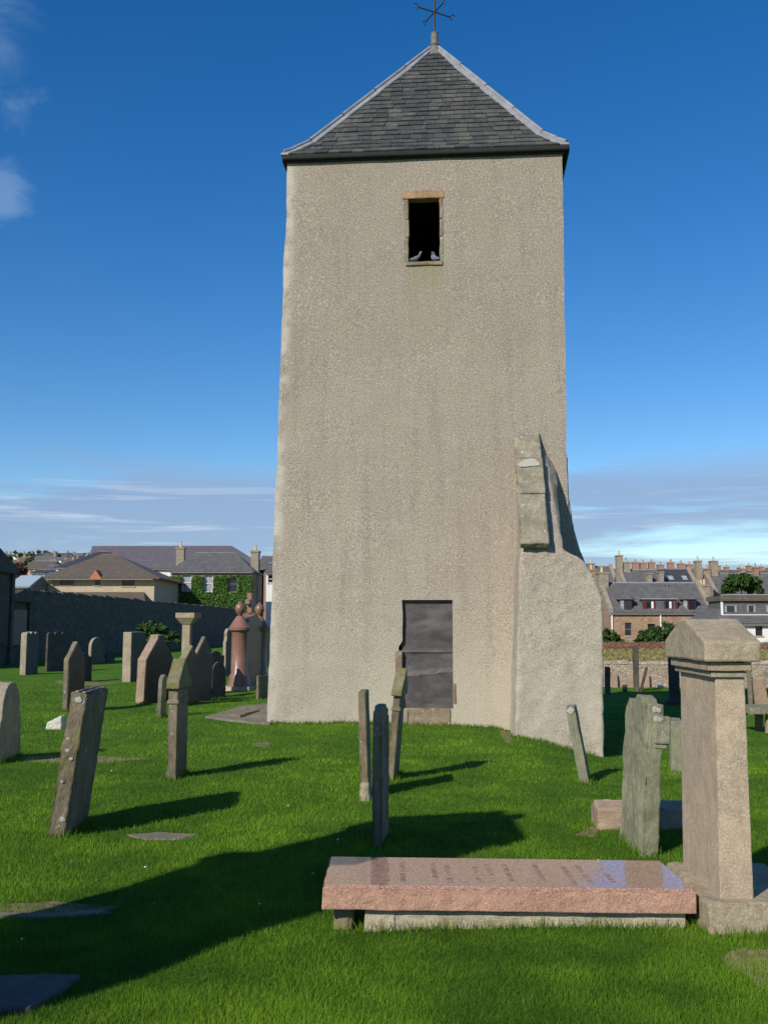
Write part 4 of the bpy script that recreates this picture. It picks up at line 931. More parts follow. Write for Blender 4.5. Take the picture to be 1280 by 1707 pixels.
def chimney(parent, x, y, w, d, z0, z1, mat, pots=2, potmat='pot'):
    c = MB().box(x - w / 2, x + w / 2, y - d / 2, y + d / 2, z0, z1).box(x - w / 2 - 0.08, x + w / 2 + 0.08, y - d / 2 - 0.08, y + d / 2 + 0.08, z1 + 0.002, z1 + 0.18).build('chimney', mat, parent)
    for k in range(pots):
        py = y if pots == 1 else y - d / 2 * 0.6 + d * 0.6 * k / (pots - 1)
        MB().lathe([(0.14, z1 + 0.18), (0.17, z1 + 0.25), (0.12, z1 + 0.75), (0.15, z1 + 0.82)], 10, (x, py, 0)).build('chimney_pot', potmat, c)
    return c
def pxz(D, px, py): p = at(px, py, D); return p.x, p.z
def house(label, D, x0, x1, eave, ridge, depth, wallmat, roofmat_, roofkind='gable', ridge0=None, ridge1=None, wins=(), base=None, over=0.25, ridgemat=None, hip_t=None, name='house', cat='house', wkw=None, skew=None, group=None, yaw=0.0):
    X0, ZE = pxz(D, x0, eave); X1, _ = pxz(D, x1, eave); cx = (X0 + X1) / 2; gz = min(height(X0, D), height(X1, D)) if base is None else base
    e = tag(empty(name, (cx, D, gz), yaw), label, cat, group); w = X1 - X0; ze = ZE - gz
    ry = depth / 2; zr = at(640, ridge, D + ry).z - gz
    rects = []
    for q in wins: a, zt = pxz(D, q[0], q[2]); b, zb = pxz(D, q[1], q[3]); rects.append((a - cx, b - cx, zb - gz, zt - gz))
    mb_ = MB(); wall_open(mb_, -w / 2, w / 2, -1.0, ze, rects)
    mb_.add([(-w / 2, 0, -1), (-w / 2, depth, -1), (-w / 2, depth, ze), (-w / 2, 0, ze)], [(0, 1, 2, 3)]); mb_.add([(w / 2, 0, -1), (w / 2, depth, -1), (w / 2, depth, ze), (w / 2, 0, ze)], [(0, 1, 2, 3)])
    mb_.add([(-w / 2, depth, -1), (w / 2, depth, -1), (w / 2, depth, ze), (-w / 2, depth, ze)], [(0, 1, 2, 3)])
    if roofkind == 'gable':
        for s in (-1, 1): mb_.add([(s * w / 2, 0, ze), (s * w / 2, depth, ze), (s * w / 2, ry, zr - 0.02)], [(0, 1, 2)])
    mb_.build('wall', wallmat, e)
    for i, r in enumerate(rects):
        kw = dict(wkw or {})
        if len(wins[i]) > 4: kw.update(wins[i][4])
        window(e, *r, **kw)
    rb = MB(); o = over; sl = (zr - ze) / ry; zo_ = ze - o * sl * 0.6
    if roofkind == 'gable':
        r0 = r1 = w / 2 + (0.05 if skew else 0.15)
        rb.add([(-r0, -o, zo_), (r1, -o, zo_), (r1, ry, zr), (-r0, ry, zr), (r1, depth + o, zo_), (-r0, depth + o, zo_)], [(0, 1, 2, 3), (3, 2, 4, 5)])
    else:
        p0 = at(ridge0, ridge, D + ry).x - cx; p1 = at(ridge1, ridge, D + ry).x - cx
        rb.add([(-w / 2 - o, -o, zo_), (w / 2 + o, -o, zo_), (w / 2 + o, depth + o, zo_), (-w / 2 - o, depth + o, zo_), (p0, ry, zr), (p1, ry, zr)], [(0, 1, 5, 4), (1, 2, 5), (2, 3, 4, 5), (3, 0, 4)])
    ro = rb.build('roof', roofmat_, e); so = ro.modifiers.new('thick', 'SOLIDIFY'); so.thickness = 0.14; so.offset = 1 
    rm = ridgemat or 'lead'
    if roofkind == 'gable': MB().tube((-w / 2 - 0.1, ry, zr + 0.05), (w / 2 + 0.1, ry, zr + 0.05), 0.14, None, 6).build('ridge', rm, ro)
    else:
        MB().tube((p0, ry, zr + 0.05), (p1, ry, zr + 0.05), 0.10, None, 6).build('ridge', rm, ro)
        for a, b in (((-w / 2 - o, -o, zo_ + 0.03), (p0, ry, zr + 0.05)), ((w / 2 + o, -o, zo_ + 0.03), (p1, ry, zr + 0.05)), ((w / 2 + o, depth + o, zo_ + 0.03), (p1, ry, zr + 0.05)), ((-w / 2 - o, depth + o, zo_ + 0.03), (p0, ry, zr + 0.05))):
            MB().tube(a, b, 0.09, None, 6).build('hip', rm, ro)
    if skew:
        for s in (-1, 1):
            for y0, z0, y1, z1 in ((-0.15, ze, ry, zr + 0.15), (depth + 0.15, ze, ry, zr + 0.15)):
                x = s * (w / 2 - 0.05)
                MB().hexa([(x - 0.25, y0, z0 - 0.2), (x + 0.25, y0, z0 - 0.2), (x + 0.25, y1, z1 - 0.2), (x - 0.25, y1, z1 - 0.2)], [(x - 0.25, y0, z0 + 0.42), (x + 0.25, y0, z0 + 0.42), (x + 0.25, y1, z1 + 0.32), (x - 0.25, y1, z1 + 0.32)]).build('skew_coping', skew, e)
    MB().box(-w / 2, w / 2, -o - 0.12, -o + 0.02, zo_ - 0.10, zo_ + 0.02).build('gutter', 'grey_render', e)
    return e, dict(cx=cx, gz=gz, w=w, ze=ze, zr=zr, ry=ry, D=D, roof=ro, sl=sl)
wb_ = dict(frame='window_wood', bars=2, mid=False)
# cream house with orange ridges
e, q = house('cream rendered house with hipped brown roof and orange ridge tiles', 100, 81, 258, 963, 926, 12.0, 'cream', 'roof_brown', 'hip', 171, 193, ((101, 123, 964, 975, wb_), (159, 168, 966, 976, dict(frame='window_wood', mid=False)), (204, 225, 966, 977, wb_)), over=0.6, ridgemat='orange')
X, Z = pxz(100, 163, 966); X -= q['cx']; Z -= q['gz']
MB().prism([(X - 0.62, Z), (X + 0.62, Z), (X, Z + 0.9)], -0.75, 0.9).build('gablet', 'orange', q['roof'])
xa, za = pxz(97, 92, 985); xb, zb = pxz(97, 242, 1000); xa -= q['cx']; xb -= q['cx']
MB().add([(xa + 0.3, -0.02, za - q['gz']), (xb - 0.8, -0.02, za - q['gz']), (xb, -3, zb - q['gz']), (xa, -3, zb - q['gz'])], [(0, 1, 2, 3)]).build('lean_to_roof', 'roof_brown', e)
MB().box(xa + 0.2, xb - 0.2, -2.8, -0.03, -0.5, zb - q['gz'] - 0.02).build('lean_to_wall', 'cream', e)
# ivy clad house
iv = dict(frame='white_paint', curtain='net')
e, q = house('old granite house with ivy covered front and two tall chimneys', 112, 285, 421, 953, 923, 9.0, 'granite_wall', 'roof_grey', 'hip', 328, 392, ((304, 319, 957, 986, iv), (341, 355, 958, 987, iv), (381, 396, 960, 987, dict(frame='grey_render'))), over=0.2)
chimney(e, at(303, 930, 119).x - q['cx'], 6.5, 0.9, 0.9, q['ze'], at(303, 916, 119).z - q['gz'], 'gable_stone', 1)
chimney(e, at(426, 930, 117).x - q['cx'], 5.0, 0.9, 1.6, 0, at(426, 921, 117).z - q['gz'], 'gable_stone', 1)
pts = []
rc = [pxz(112, 304, 957) + pxz(112, 319, 986), pxz(112, 341, 958) + pxz(112, 355, 987), pxz(112, 381, 960) + pxz(112, 396, 987)]
while len(pts) < 26000:
    px, py = random.uniform(284, 421), random.uniform(959, 1040)
    if py < 962 + 3 * noise.noise((px * 0.07, 1, 1)) + random.uniform(-1.5, 1.5): continue
    x, z = pxz(112, px, py)
    if any(a - 0.1 < x < c_ + 0.1 and d_ - 0.1 < z < b - 0.1 for a, b, c_, d_ in rc): continue
    pts.append((x - q['cx'], -0.04 - abs(random.gauss(0, 0.07)) - 0.12 * max(0, noise.noise((x, z, 0))), z - q['gz']))
tag(link('ivy', leaf_mesh('ivy', pts, 0.20, 'ivy', flat=(0, -1, 0.3)), e), kind='stuff')
# long slate roofed building behind
e, q = house('long building with purple slate roof and white wall behind the cream house', 150, 148, 440, 948, 911, 16.0, 'white_render', 'roof_purple', 'hip', 155, 386, ((251, 262, 948, 962, dict(frame='blue_paint')), (266, 274, 966, 980, dict())), over=0.3)
e, q = house('white walled house with dark roof beside the cream house', 135, 95, 190, 946, 921, 11, 'white_render', 'roof_dark', 'hip', 165, 182, ((108, 116, 948, 956),), over=0.3)
e, q = house('tall red brick house beyond the ivy house', 150, 432, 470, 946, 928, 9, 'brick', 'roof_grey', 'gable', wins=((445, 450, 950, 966),))
e, q = house('white extension with dark wall by the ivy house', 125, 444, 475, 955, 940, 6, 'white_render', 'roof_grey', 'gable', wins=((447, 455, 958, 972),))
# low pale blue shed, brown house and others in the middle distance
e, q = house('pale blue sheeted shed roof over the boundary wall', 95, 18, 50, 978, 962, 6, 'grey_render', 'shed_blue', 'gable', name='shed', cat='shed')
e, q = house('grey roofed low building next to the blue shed', 120, 50, 84, 978, 966, 8, 'grey_render', 'roof_brown', 'gable', wins=((66, 78, 980, 990),))
e, q = house('white fronted house with dark low roof on the far slope', 210, 52, 76, 956, 951, 8, 'white_render', 'roof_dark', 'gable', wins=((55, 60, 957, 961), (64, 70, 957, 961)))
e, q = house('bungalow with olive roof on the far slope', 240, 44, 86, 947, 936, 9, 'cream', 'roof_brown', 'gable', wins=((50, 56, 949, 954), (68, 76, 949, 954)))
e, q = house('white gabled house half hidden by the brown roof', 225, 72, 96, 953, 943, 8, 'white_render', 'roof_grey', 'gable', wins=((76, 80, 954, 959), (86, 90, 954, 959)))

# ---- right hand side: granite terrace house with dormers
mr = dict(frame='maroon', fw=0.10)
D = 108
e, q = house('pink granite house with grey roof, dormers and white downpipes facing the field', D, 1017, 1186, 1022, 973, 9.5, 'granite_wall', 'roof_grey', 'gable', wins=((1041, 1053, 1038, 1060, dict(frame='grey_render')), (1079, 1092, 1040, 1062, dict(frame='maroon', mid=False)), (1106, 1120, 1040, 1056, dict(frame='grey_render')), (1150, 1162, 1038, 1060, dict(frame='grey_render'))), skew='gable_stone', over=0.15)
K = D / F
def local(px, py, dd=0.0): p = at(px, py, D + dd); return p.x - q['cx'], p.z - q['gz']
for pxc in (1047, 1153):                              # canted dormers with little piended roofs
    x, zt = local(pxc, 999); _, zb = local(pxc, 1021); w = 0.72
    dorm = MB().add([(x - w, 0.9, zb), (x - w * 0.55, 0.25, zb), (x + w * 0.55, 0.25, zb), (x + w, 0.9, zb), (x - w, 0.9, zt), (x - w * 0.55, 0.25, zt), (x + w * 0.55, 0.25, zt), (x + w, 0.9, zt), (x - w, 4, zt), (x + w, 4, zt), (x - w, 4, zb), (x + w, 4, zb)],
                    [(0, 1, 5, 4), (1, 2, 6, 5), (2, 3, 7, 6), (0, 4, 8, 10), (3, 11, 9, 7), (0, 10, 11, 3, 2, 1)]).build('dormer', 'maroon', q['roof'])
    MB().box(x - 0.30, x + 0.30, 0.21, 0.247, zb + 0.22, zt - 0.12).build('pane', 'glass', dorm)
    MB().add([(x - w * 0.98, 0.80, zb + 0.2), (x - w * 0.62, 0.28, zb + 0.2), (x - w * 0.62, 0.28, zt - 0.1), (x - w * 0.98, 0.80, zt - 0.1)], [(0, 1, 2, 3)]).build('side_pane', 'net', dorm)
    o_ = 0.22
    MB().add([(x - w - o_, 0.8, zt), (x - w * 0.6 - o_ * 0.5, 0.03, zt), (x + w * 0.6 + o_ * 0.5, 0.03, zt), (x + w + o_, 0.8, zt), (x + w + o_, 3.0, zt), (x - w - o_, 3.0, zt), (x, 1.2, zt + 0.85), (x, 3.6, zt + 0.85)], [(0, 1, 6), (1, 2, 6), (2, 3, 6), (3, 4, 7, 6), (5, 0, 6, 7), (0, 5, 4, 3, 2, 1)]).build('dormer_roof', 'roof_grey', dorm)
xa, zt = local(1073, 999); xb, zb = local(1129, 1020)    # box dormer
bd_ = MB(); wr_ = []
for a, b in ((1079, 1091), (1110, 1121)): u0, v0 = local(a, 1002); u1, v1 = local(b, 1014); wr_.append((u0, u1, v1, v0))
wall_open(bd_, xa, xb, zb, zt, wr_, 0.4, 0.12)
bd_.add([(xa, 0.4, zb), (xa, 4.5, zb), (xa, 4.5, zt), (xa, 0.4, zt)], [(0, 1, 2, 3)]); bd_.add([(xb, 0.4, zb), (xb, 4.5, zb), (xb, 4.5, zt), (xb, 0.4, zt)], [(0, 1, 2, 3)])
box_d = bd_.build('box_dormer', 'roof_grey', q['roof'])
MB().box(xa - 0.15, xb + 0.15, 0.2, 4.6, zt + 0.002, zt + 0.14).build('dormer_roof', 'lead', box_d)
for r in wr_:
    f = MB().box(r[0] - 0.14, r[0] - 0.002, 0.34, 0.46, r[2], r[3]).box(r[1] + 0.002, r[1] + 0.14, 0.34, 0.46, r[2], r[3]).box(r[0], r[1], 0.36, 0.44, r[2] - 0.1, r[2]).build('window_frame', 'maroon', box_d)
    MB().box(r[0], r[1], 0.48, 0.5, r[2], r[3]).build('pane', 'glass', box_d); MB().box(r[1] - 0.25, r[1] - 0.02, 0.45, 0.478, r[2], r[3]).build('curtain', 'white_paint', box_d)
for s, px in ((1, 1074), (1, 1128)): x = local(px, 1000)[0]; MB().box(x - 0.12, x + 0.12, 0.33, 0.397, zb, zt).build('corner_post', 'maroon', box_d)
for px, ya, yb in ((1019, 1020, 1049), (1100, 1023, 1046), (1181, 1022, 1050)):
    x, z1 = local(px, ya); _, z0 = local(px, yb); MB().tube((x, -0.1, z0), (x, -0.1, z1), 0.09, None, 6).build('downpipe', 'white_paint', e)
for px in (1106, 1112):
    x, z0 = local(px, 980, 4.2); MB().tube((x, 4.0, q['zr'] - 0.7), (x - 0.1, 3.9, q['zr'] + 0.1), 0.05).build('vent_pipe', 'grey_render', e)
chimney(e, -q['w'] / 2 + 0.2, q['ry'], 1.0, 1.9, q['ze'], local(1012, 957, 4.7)[1], 'gable_stone', 1)
chimney(e, q['w'] / 2 + 0.6, q['ry'], 1.0, 1.9, q['ze'], local(1187, 978, 4.7)[1], 'gable_stone', 2)
# neighbours and rows behind
e2, q2 = house('narrow grey roofed house just beyond the tower buttress', 118, 960, 1004, 1010, 962, 9, 'gable_stone', 'roof_grey', 'gable', skew='gable_stone')
chimney(e2, q2['w'] / 2 - 0.3, q2['ry'], 0.9, 1.6, q2['ze'], at(990, 952, 122).z - q2['gz'], 'brick', 1)
MB().box(q['cx'] * 0 - 0.2, 0.5, -0.4, -0.2, 0.4, 2.0).build('blue_door', 'blue_paint', e2)
def back_row(label, D, x0, x1, eave, ridge, mat, stacks, roof='roof_grey', wins=()):
    e, q = house(label, D, x0, x1, eave, ridge, 9, mat, roof, 'gable', wins=wins, skew='gable_stone')
    for px, top, w, pots, cm, yy in stacks:
        yb = q['ry'] if yy is None else yy
        chimney(e, at(px, top, D + yb).x - q['cx'], yb, w, 1.3, q['ze'], at(px, top, D + yb).z - q['gz'], cm, pots, 'red_pot' if cm == 'brick' else 'pot')
    return e, q
e, q = back_row('grey slated terrace row behind the dormered granite house', 140, 1044, 1164, 985, 951, 'gable_stone', ((1031, 928, 0.8, 1, 'gable_stone', None), (1043, 939, 0.9, 1, 'gable_stone', None), (1162, 937, 0.8, 1, 'gable_stone', None), (1081, 958, 0.6, 0, 'gable_stone', 1.5), (1100, 955, 0.6, 0, 'gable_stone', 1.2)))
xa = at(1102, 960, 142).x - q['cx']; xb = at(1155, 960, 142).x - q['cx']; sl = (q['zr'] - q['ze']) / q['ry']
for a_, b_2, nm in ((xa, xb, 'dark_slates'),):
    y0, y1 = 0.3, q['ry'] - 0.1
    MB().add([(a_, y0, q['ze'] + sl * y0 + 0.22), (b_2, y0, q['ze'] + sl * y0 + 0.22), (b_2, y1, q['ze'] + sl * y1 + 0.22), (a_, y1, q['ze'] + sl * y1 + 0.22)], [(0, 1, 2, 3)]).build(nm, 'roof_dark', q['roof'])
for px in (1119, 1142):
    x = at(px, 962, 142).x - q['cx']; y0, y1 = 2.0, 2.9
    MB().add([(x - 0.35, y0, q['ze'] + sl * y0 + 0.27), (x + 0.35, y0, q['ze'] + sl * y0 + 0.27), (x + 0.35, y1, q['ze'] + sl * y1 + 0.27), (x - 0.35, y1, q['ze'] + sl * y1 + 0.27)], [(0, 1, 2, 3)]).build('skylight', 'net', q['roof'])
back_row('slate roofed row with tall gable chimney glimpsed beside the tower', 150, 955, 1030, 985, 945, 'gable_stone', ((985, 941, 0.9, 1, 'gable_stone', None),))
back_row('long grey roofed terrace behind the round tree', 150, 1192, 1330, 990, 957, 'gable_stone', ((1188, 937, 1.0, 1, 'gable_stone', None), (1178, 950, 0.7, 1, 'brick', None), (1258, 948, 0.6, 1, 'brick', None), (1236, 950, 0.5, 1, 'gable_stone', None)))
st = [(x, random.uniform(938, 944), 1.3, 2, 'brick', None) for x in (1058, 1071, 1085, 1100, 1117, 1134, 1148)]
back_row('far terrace with a row of red brick chimneys on the skyline', 215, 1020, 1180, 960, 949, 'brick', st, 'roof_brown')
back_row('far terrace with small chimneys on the skyline behind the trees', 230, 1180, 1300, 962, 951, 'brick', [(x, random.uniform(944, 948), 0.9, 1, 'brick', None) for x in (1196, 1210, 1232, 1247, 1268, 1280)], 'roof_brown')
# white house with long box dormer
D = 92
e, q = house('white rendered house with long grey box dormer and slate roof', D, 1194, 1330, 1040, 993, 9, 'white_render', 'roof_grey', 'hip', 1203, 1325, wins=((1258, 1271, 1042, 1060, dict(frame='maroon', mid=False)), (1300, 1312, 1042, 1060)), over=0.2)
xa, zt = local(1209, 1001); xb, zb = local(1330, 1024)
bd_ = MB(); wr_ = []
for a, b in ((1214, 1236), (1251, 1268), (1284, 1300)): u0, v0 = local(a, 1003); u1, v1 = local(b, 1020); wr_.append((u0, u1, v1, v0))
wall_open(bd_, xa, xb, zb, zt, wr_, 1.2, 0.12); bd_.add([(xa, 1.2, zb), (xa, 5.0, zb), (xa, 5.0, zt), (xa, 1.2, zt)], [(0, 1, 2, 3)])
box_d = bd_.build('box_dormer', 'roof_grey', q['roof'])
MB().box(xa - 0.2, xb + 0.2, 0.9, 5.0, zt + 0.002, zt + 0.45).build('dormer_roof', 'roof_brown', box_d)
MB().box(xa - 0.1, xb, 1.05, 1.195, zb - 0.25, zb).build('dormer_sill', 'white_paint', box_d); MB().box(xa - 0.1, xa + 0.1, 1.07, 1.197, zb + 0.002, zt).build('corner_post', 'white_paint', box_d)
for r in wr_:
    MB().box(r[0], r[1], 1.28, 1.3, r[2], r[3]).build('pane', 'glass', box_d)
    for s in (r[0] + 0.02, r[1] - 0.22): MB().box(s, s + 0.2, 1.25, 1.279, r[2], r[3]).build('curtain', 'net', box_d)
    MB().box(r[0], r[1], 1.24, 1.279, r[3] - 0.35, r[3]).build('blind', 'grey_render', box_d)

# ---- the hillside town far off
def far_house(n):
    w, d, h, r = [(7, 6.5, 3.6, 2.6), (10, 6.5, 4.0, 2.5), (6, 7, 3.6, 3.0)][n]
    a = MB().box(-w / 2, w / 2, -d / 2, d / 2, -4, h); a.add([(-w / 2, -d / 2, h), (-w / 2, d / 2, h), (-w / 2, 0, h + r - 0.1)], [(0, 1, 2)]); a.add([(w / 2, -d / 2, h), (w / 2, d / 2, h), (w / 2, 0, h + r - 0.1)], [(0, 1, 2)])
    ro = MB().add([(-w / 2 - 0.3, -d / 2 - 0.4, h - 0.25), (w / 2 + 0.3, -d / 2 - 0.4, h - 0.25), (w / 2 + 0.3, 0, h + r), (-w / 2 - 0.3, 0, h + r), (w / 2 + 0.3, d / 2 + 0.4, h - 0.25), (-w / 2 - 0.3, d / 2 + 0.4, h - 0.25)], [(0, 1, 2, 3), (3, 2, 4, 5)])
    ch = MB().box(w / 2 - 1.2, w / 2 - 0.2, -0.5, 0.5, h + r - 1, h + r + 1.4)
    return a, ro, ch
walls = ['white_render', 'cream', 'brick', 'grey_render', 'gable_stone']; roofs = ['roof_grey', 'roof_brown', 'roof_dark', 'roof_purple']
far = {}
for n in range(3):
    a, ro, ch = far_house(n)
    for wm in walls: far[n, wm] = a.mesh('wall', wm)
    for rm in roofs: far[n, rm] = ro.mesh('roof', rm)
    far[n, 'ch'] = ch.mesh('chimney', 'gable_stone')
random.seed(21)
for i in range(110):
    y = random.choice((330, 390, 450, 500, 550, 600, 650)) + random.uniform(-15, 15); px = random.uniform(-60, 165)
    x = (px - 640) / F * y; z = height(x, y); n = random.randrange(3)
    wm, rm, chim = random.choice(walls), random.choice(roofs), random.random() < 0.6
    lab = 'tiny %s far hillside house with %s roof and %s' % ({'white_render': 'white walled', 'cream': 'cream walled', 'brick': 'red brick', 'grey_render': 'dark grey walled', 'gable_stone': 'stone walled'}[wm], {'roof_grey': 'grey', 'roof_brown': 'brown', 'roof_dark': 'blackish', 'roof_purple': 'purplish'}[rm], 'one chimney' if chim else 'no chimney')
    e = tag(empty('far_house', (x, y, z), random.choice((0, 0, R(90), R(15), R(-20)))), lab, 'house', 'houses on the far hillside')
    link('wall', far[n, wm], e); link('roof', far[n, rm], e)
    if chim: link('chimney', far[n, 'ch'], e)

# ------------------------------------------------------------------ trees, shrubs, weeds
def tree(label, px, base, D, ells, n, size, mat, name='tree', cat='tree', trunk_h=2.0, limbs=4, group=None, z0=None, clear=0.3):
    x = at(px, base, D).x; z = height(x, D) if z0 is None else z0
    e = tag(empty(name, (x, D, z)), label, cat, group)
    t = MB(); t.tube((0, 0, -0.2), (0.05, 0, trunk_h), 0.05 * trunk_h + 0.05, 0.03 * trunk_h + 0.03)
    for k in range(limbs):
        c = ells[k % len(ells)]; t.tube((0.03, 0, trunk_h * random.uniform(0.5, 0.95)), (c[0] * 0.8, c[1] * 0.8, c[2]), 0.02 * trunk_h + 0.02, 0.012)
    t.build('trunk', 'bark', e)
    p = clumps(ells, n); p = p[p[:, 2] > 0.02]; zc = (p[:, 2] - p[:, 2].min()) / (np.ptp(p[:, 2]) + 1e-6)
    link('crown', leaf_mesh('crown', p, size, mat), e); return e
D = 120; k = D / F
def el(px, py, rxp, ryp, D, px0, depth=None):
    p = at(px, py, D); x0 = at(px0, py, D).x; z0 = height(x0, D); return (p.x - x0, 0, p.z - z0, rxp * D / F, (depth or rxp) * D / F, ryp * D / F)
tree('dark green round headed tree behind the white dormered house', 1235, 1045, 120, [el(1222, 975, 17, 13, 120, 1235), el(1240, 968, 18, 13, 120, 1235), el(1256, 976, 15, 12, 120, 1235), el(1213, 984, 10, 9, 120, 1235), el(1262, 984, 9, 9, 120, 1235)], 3800, 0.30, 'leaf', trunk_h=5.0, limbs=5)
tree('broad green bush in front of the granite house', 1092, 1076, 93, [el(1085, 1063, 22, 12, 93, 1092), el(1105, 1056, 20, 16, 93, 1092), el(1068, 1068, 12, 8, 93, 1092), el(1118, 1062, 14, 12, 93, 1092)], 4200, 0.16, 'leaf', 'bush', 'bush', 0.8)
tree('small green bush beside the tower buttress edge', 1018, 1072, 93, [el(1014, 1060, 12, 11, 93, 1018), el(1030, 1067, 10, 7, 93, 1018)], 1800, 0.16, 'leaf', 'bush', 'bush', 0.6)
tree('reddish leaved tree over the blue shed', 33, 975, 150, [el(33, 950, 11, 11, 150, 33), el(26, 957, 8, 8, 150, 33)], 1400, 0.35, 'pink_leaf', trunk_h=3.0)
tree('dark green shrub in front of the boundary wall', 250, 1085, 43, [el(242, 1050, 18, 14, 43, 250), el(262, 1058, 18, 16, 43, 250), el(285, 1066, 12, 12, 43, 250)], 2600, 0.10, 'leaf', 'shrub', 'shrub', 0.6)
tree('dark conifer clump between far houses', 36, 955, 190, [el(36, 957, 5, 9, 190, 36)], 500, 0.35, 'leaf', trunk_h=3.0)
for px, y in ((20, 560), (62, 610), (88, 640), (108, 600), (48, 480), (10, 430), (75, 520), (120, 560), (95, 450), (30, 640)):
    x = (px - 640) / F * y
    tree('small dark tree among the far hillside houses', px, 0, y, [(0, 0, 4.5, 4.2, 4, 3.4), (3, 0, 3.6, 3, 3, 2.6)], 420, 0.8, 'leaf', trunk_h=3.0, group='trees on the far hillside', z0=height(x, y))
for px, y in ((1240, 260), (1270, 270), (1225, 255)):
    x = (px - 640) / F * y; zt = at(px, 946, y).z
    tree('dark tree top showing over the skyline roofs', px, 0, y, [(0, 0, zt - height(x, y) - 2, 3.6, 3, 2.0), (2.5, 0, zt - height(x, y) - 2.6, 2.6, 3, 1.6)], 700, 0.45, 'leaf', trunk_h=6.0, group='tree tops over the skyline', z0=height(x, y))
# field of weeds beyond the low wall
def weed_field(name, y0, y1, x0f, x1f, n, h, mat, label, size):
    p = []
    for i in range(n):
        y = random.uniform(y0, y1); x = random.uniform(x0f * y, x1f * y); hh2 = h * (0.55 + 0.6 * abs(noise.noise((x * 0.25, y * 0.25, 3))) + random.uniform(0, 0.3))
        p.append((x, y, height(x, y) + random.uniform(0, hh2)))
    o = link(name, leaf_mesh(name, p, size, mat, aspect=0.22, flat=(0, -1, 0))); tag(o, label, 'weeds', None, 'stuff')
weed_field('rough_grass', WALL_Y + 1, 68, 0.14, 0.46, 12000, 0.16, 'weed_yellow', 'straw coloured rough grass in the field beyond the low wall', 0.10)
weed_field('tall_weeds', 62, 92, 0.17, 0.44, 16000, 0.42, 'weed_red', 'tall reddish brown weeds in front of the granite house', 0.13)

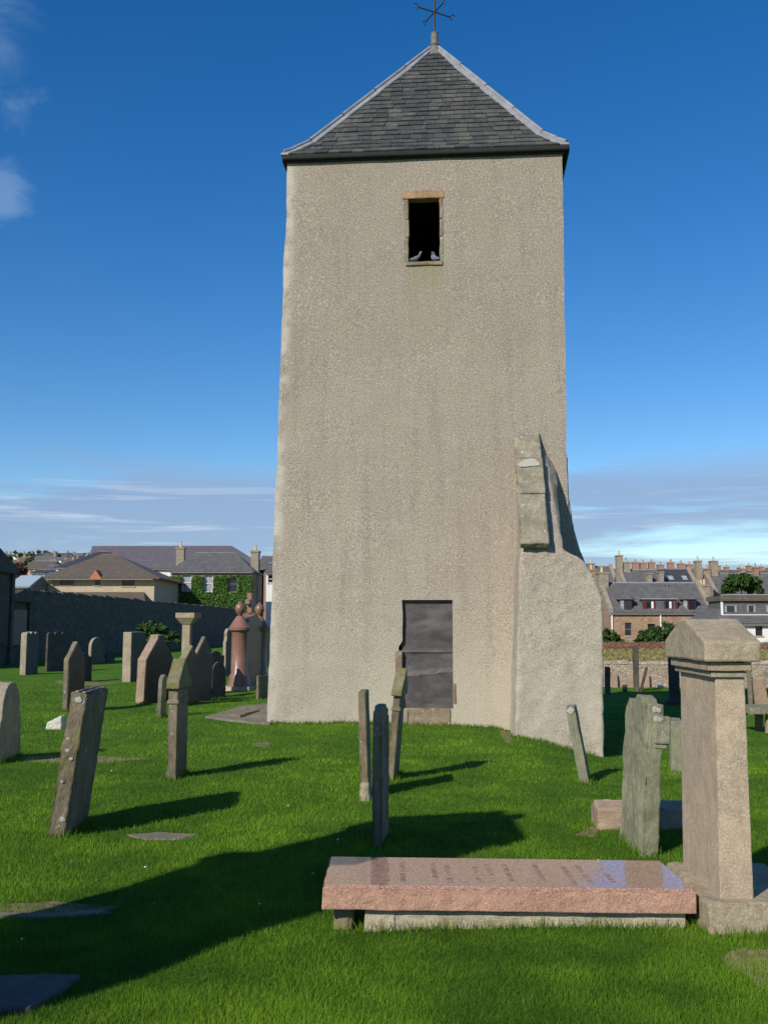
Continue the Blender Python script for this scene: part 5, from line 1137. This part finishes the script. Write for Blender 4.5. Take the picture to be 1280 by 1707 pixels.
# ------------------------------------------------------------------ grass on the lawn
def grass(n, y0, y1):
    rnd = np.random.default_rng(5)
    u = rnd.uniform(0, 1, n); y = 1 / (1 / y0 + u * (1 / y1 - 1 / y0)); x = rnd.uniform(-1, 1, n) * (0.50 * y + 0.7)
    keep = np.ones(n, bool)
    keep &= ~((x > SX0 + 0.22) & (x < SX1) & (y > SY0 + 0.05) & (y < SY1)); keep &= ~((x > 1.70) & (x < 2.30) & (y > 5.53) & (y < 6.48))
    for poly, dens in EXC:
        P_ = np.array(poly); ins_ = np.zeros(n, bool); bx = (x > P_[:, 0].min()) & (x < P_[:, 0].max()) & (y > P_[:, 1].min()) & (y < P_[:, 1].max())
        ix = np.where(bx)[0]; xi, yi = x[ix], y[ix]; r = np.zeros(len(ix), bool); j = len(P_) - 1
        for i in range(len(P_)):
            a, b = P_[i], P_[j]
            if a[1] != b[1]: r ^= ((a[1] > yi) != (b[1] > yi)) & (xi < (b[0] - a[0]) * (yi - a[1]) / (b[1] - a[1]) + a[0])
            j = i
        ins_[ix] = r; keep &= ~(ins_ & (rnd.uniform(0, 1, n) < dens))
    loc = (x - T0.x) * AX.x + (y - T0.y) * AX.y, (x - T0.x) * BX.x + (y - T0.y) * BX.y
    keep &= ~((loc[0] > 0) & (loc[0] < XR0) & (loc[1] > 0) & (loc[1] < DEP))
    x, y = x[keep], y[keep]; n = len(x)
    z = np.array([height(a, b) for a, b in zip(x, y)])
    patchy = np.array([0.85 * noise.noise((a * 0.55, b * 0.55, 11)) + 0.8 * noise.noise((a * 1.5, b * 1.5, 6)) + 0.6 * noise.noise((a * 4.1, b * 4.1, 2)) for a, b in zip(x, y)])
    h = (0.015 + 0.017 * rnd.uniform(0, 1, n) ** 1.6) * (1 + 0.30 * np.clip(patchy, -1, 1)) * (1 + 0.025 * y); w = 0.0013 * (y / 4.2) ** 0.85 * rnd.uniform(0.8, 1.6, n)
    a = rnd.uniform(0, 2 * np.pi, n); la = rnd.uniform(0, 2 * np.pi, n); ln = h * rnd.uniform(0.2, 1.0, n)
    # longer tufts the mower misses, along the feet of stones, kerbs and the tower wall
    tx, ty = [], []
    def edge(ax, ay, bx_, by_, dens):
        m = int(math.hypot(bx_ - ax, by_ - ay) * dens); t = rnd.uniform(0, 1, m); tx.append(ax + (bx_ - ax) * t + rnd.normal(0, 0.022, m)); ty.append(ay + (by_ - ay) * t + rnd.normal(0, 0.022, m))
    for e, T, L in FEET:
        if e.location.y > 22: continue
        mw = Matrix.Translation(e.location) @ Matrix.Rotation(e.rotation_euler.z, 4, 'Z'); c4 = [mw @ Vector(q) for q in ((-T / 2, 0, 0), (T / 2, 0, 0), (T / 2, L, 0), (-T / 2, L, 0))]
        for p, q in zip(c4, c4[1:] + c4[:1]): edge(p.x, p.y, q.x, q.y, 420)
    edge(-0.10, SY0 + 0.035, 1.64, SY0 + 0.035, 520); edge(-0.12, SY0 + 0.04, -0.12, SY1, 300); edge(1.69, 5.49, 2.3, 5.47, 520); edge(1.68, 5.5, 1.70, 6.4, 420)
    for a0, a1, o0, o1 in ((0, XR0 * 0.78, 0.02, 0.02), (XR0 * 0.79, XR0 * 1.04, PB + 0.04, PB + 0.04)):
        p, q = T0 + AX * a0 - BX * o0, T0 + AX * a1 - BX * o1; edge(p.x, p.y, q.x, q.y, 420)
    tx, ty = np.concatenate(tx), np.concatenate(ty); m = len(tx); tz = np.array([height(p, q) for p, q in zip(tx, ty)])
    th = rnd.uniform(0.03, 0.085, m); x, y, z = np.r_[x, tx], np.r_[y, ty], np.r_[z, tz]; h = np.r_[h, th]; w = np.r_[w, 0.0016 * (ty / 4.2) ** 0.85 * rnd.uniform(0.8, 1.6, m)]
    a = np.r_[a, rnd.uniform(0, 6.28, m)]; la = np.r_[la, rnd.uniform(0, 6.28, m)]; ln = np.r_[ln, th * rnd.uniform(0.1, 0.8, m)]; patchy = np.r_[patchy, rnd.normal(0.15, 0.35, m)]; n = len(x)
    v = np.empty((n, 3, 3))
    v[:, 0] = np.c_[x - w * np.cos(a), y - w * np.sin(a), z - 0.01]; v[:, 1] = np.c_[x + w * np.cos(a), y + w * np.sin(a), z - 0.01]
    v[:, 2] = np.c_[x + ln * np.cos(la), y + ln * np.sin(la), z + h]
    me = bpy.data.meshes.new('grass'); me.vertices.add(3 * n); me.vertices.foreach_set('co', v.ravel()); me.loops.add(3 * n); me.loops.foreach_set('vertex_index', np.arange(3 * n, dtype=np.int32))
    me.polygons.add(n); me.polygons.foreach_set('loop_start', np.arange(0, 3 * n, 3, dtype=np.int32))
    tone = np.clip(0.42 + 0.75 * patchy + rnd.normal(0, 0.22, n), 0, 1); t_ = me.attributes.new('tone', 'FLOAT', 'POINT'); t_.data.foreach_set('value', np.repeat(tone, 3).astype(np.float32))
    me.update(); me.validate(); me.materials.append(M['grass_blade'])
    tag(link('grass', me), 'short mown green grass of the churchyard lawn', 'grass', None, 'stuff')
grass(820000, 3.3, 30.0)

# daisies dotted in the turf
dp = []
random.seed(9)
for i in range(60):
    y = 1 / random.uniform(1 / 20.0, 1 / 5.5); x = random.uniform(-0.45, 0.45) * y
    if abs(noise.noise((x * 0.5, y * 0.5, 8))) < 0.12: continue
    dp.append((x, y, height(x, y) + 0.032))
dm_ = leaf_mesh('daisies', dp, 0.008, 'white_paint', aspect=0.95, flat=(0, -0.3, 2))
tag(link('daisies', dm_), 'tiny white daisies scattered in the lawn', 'flowers', None, 'stuff')
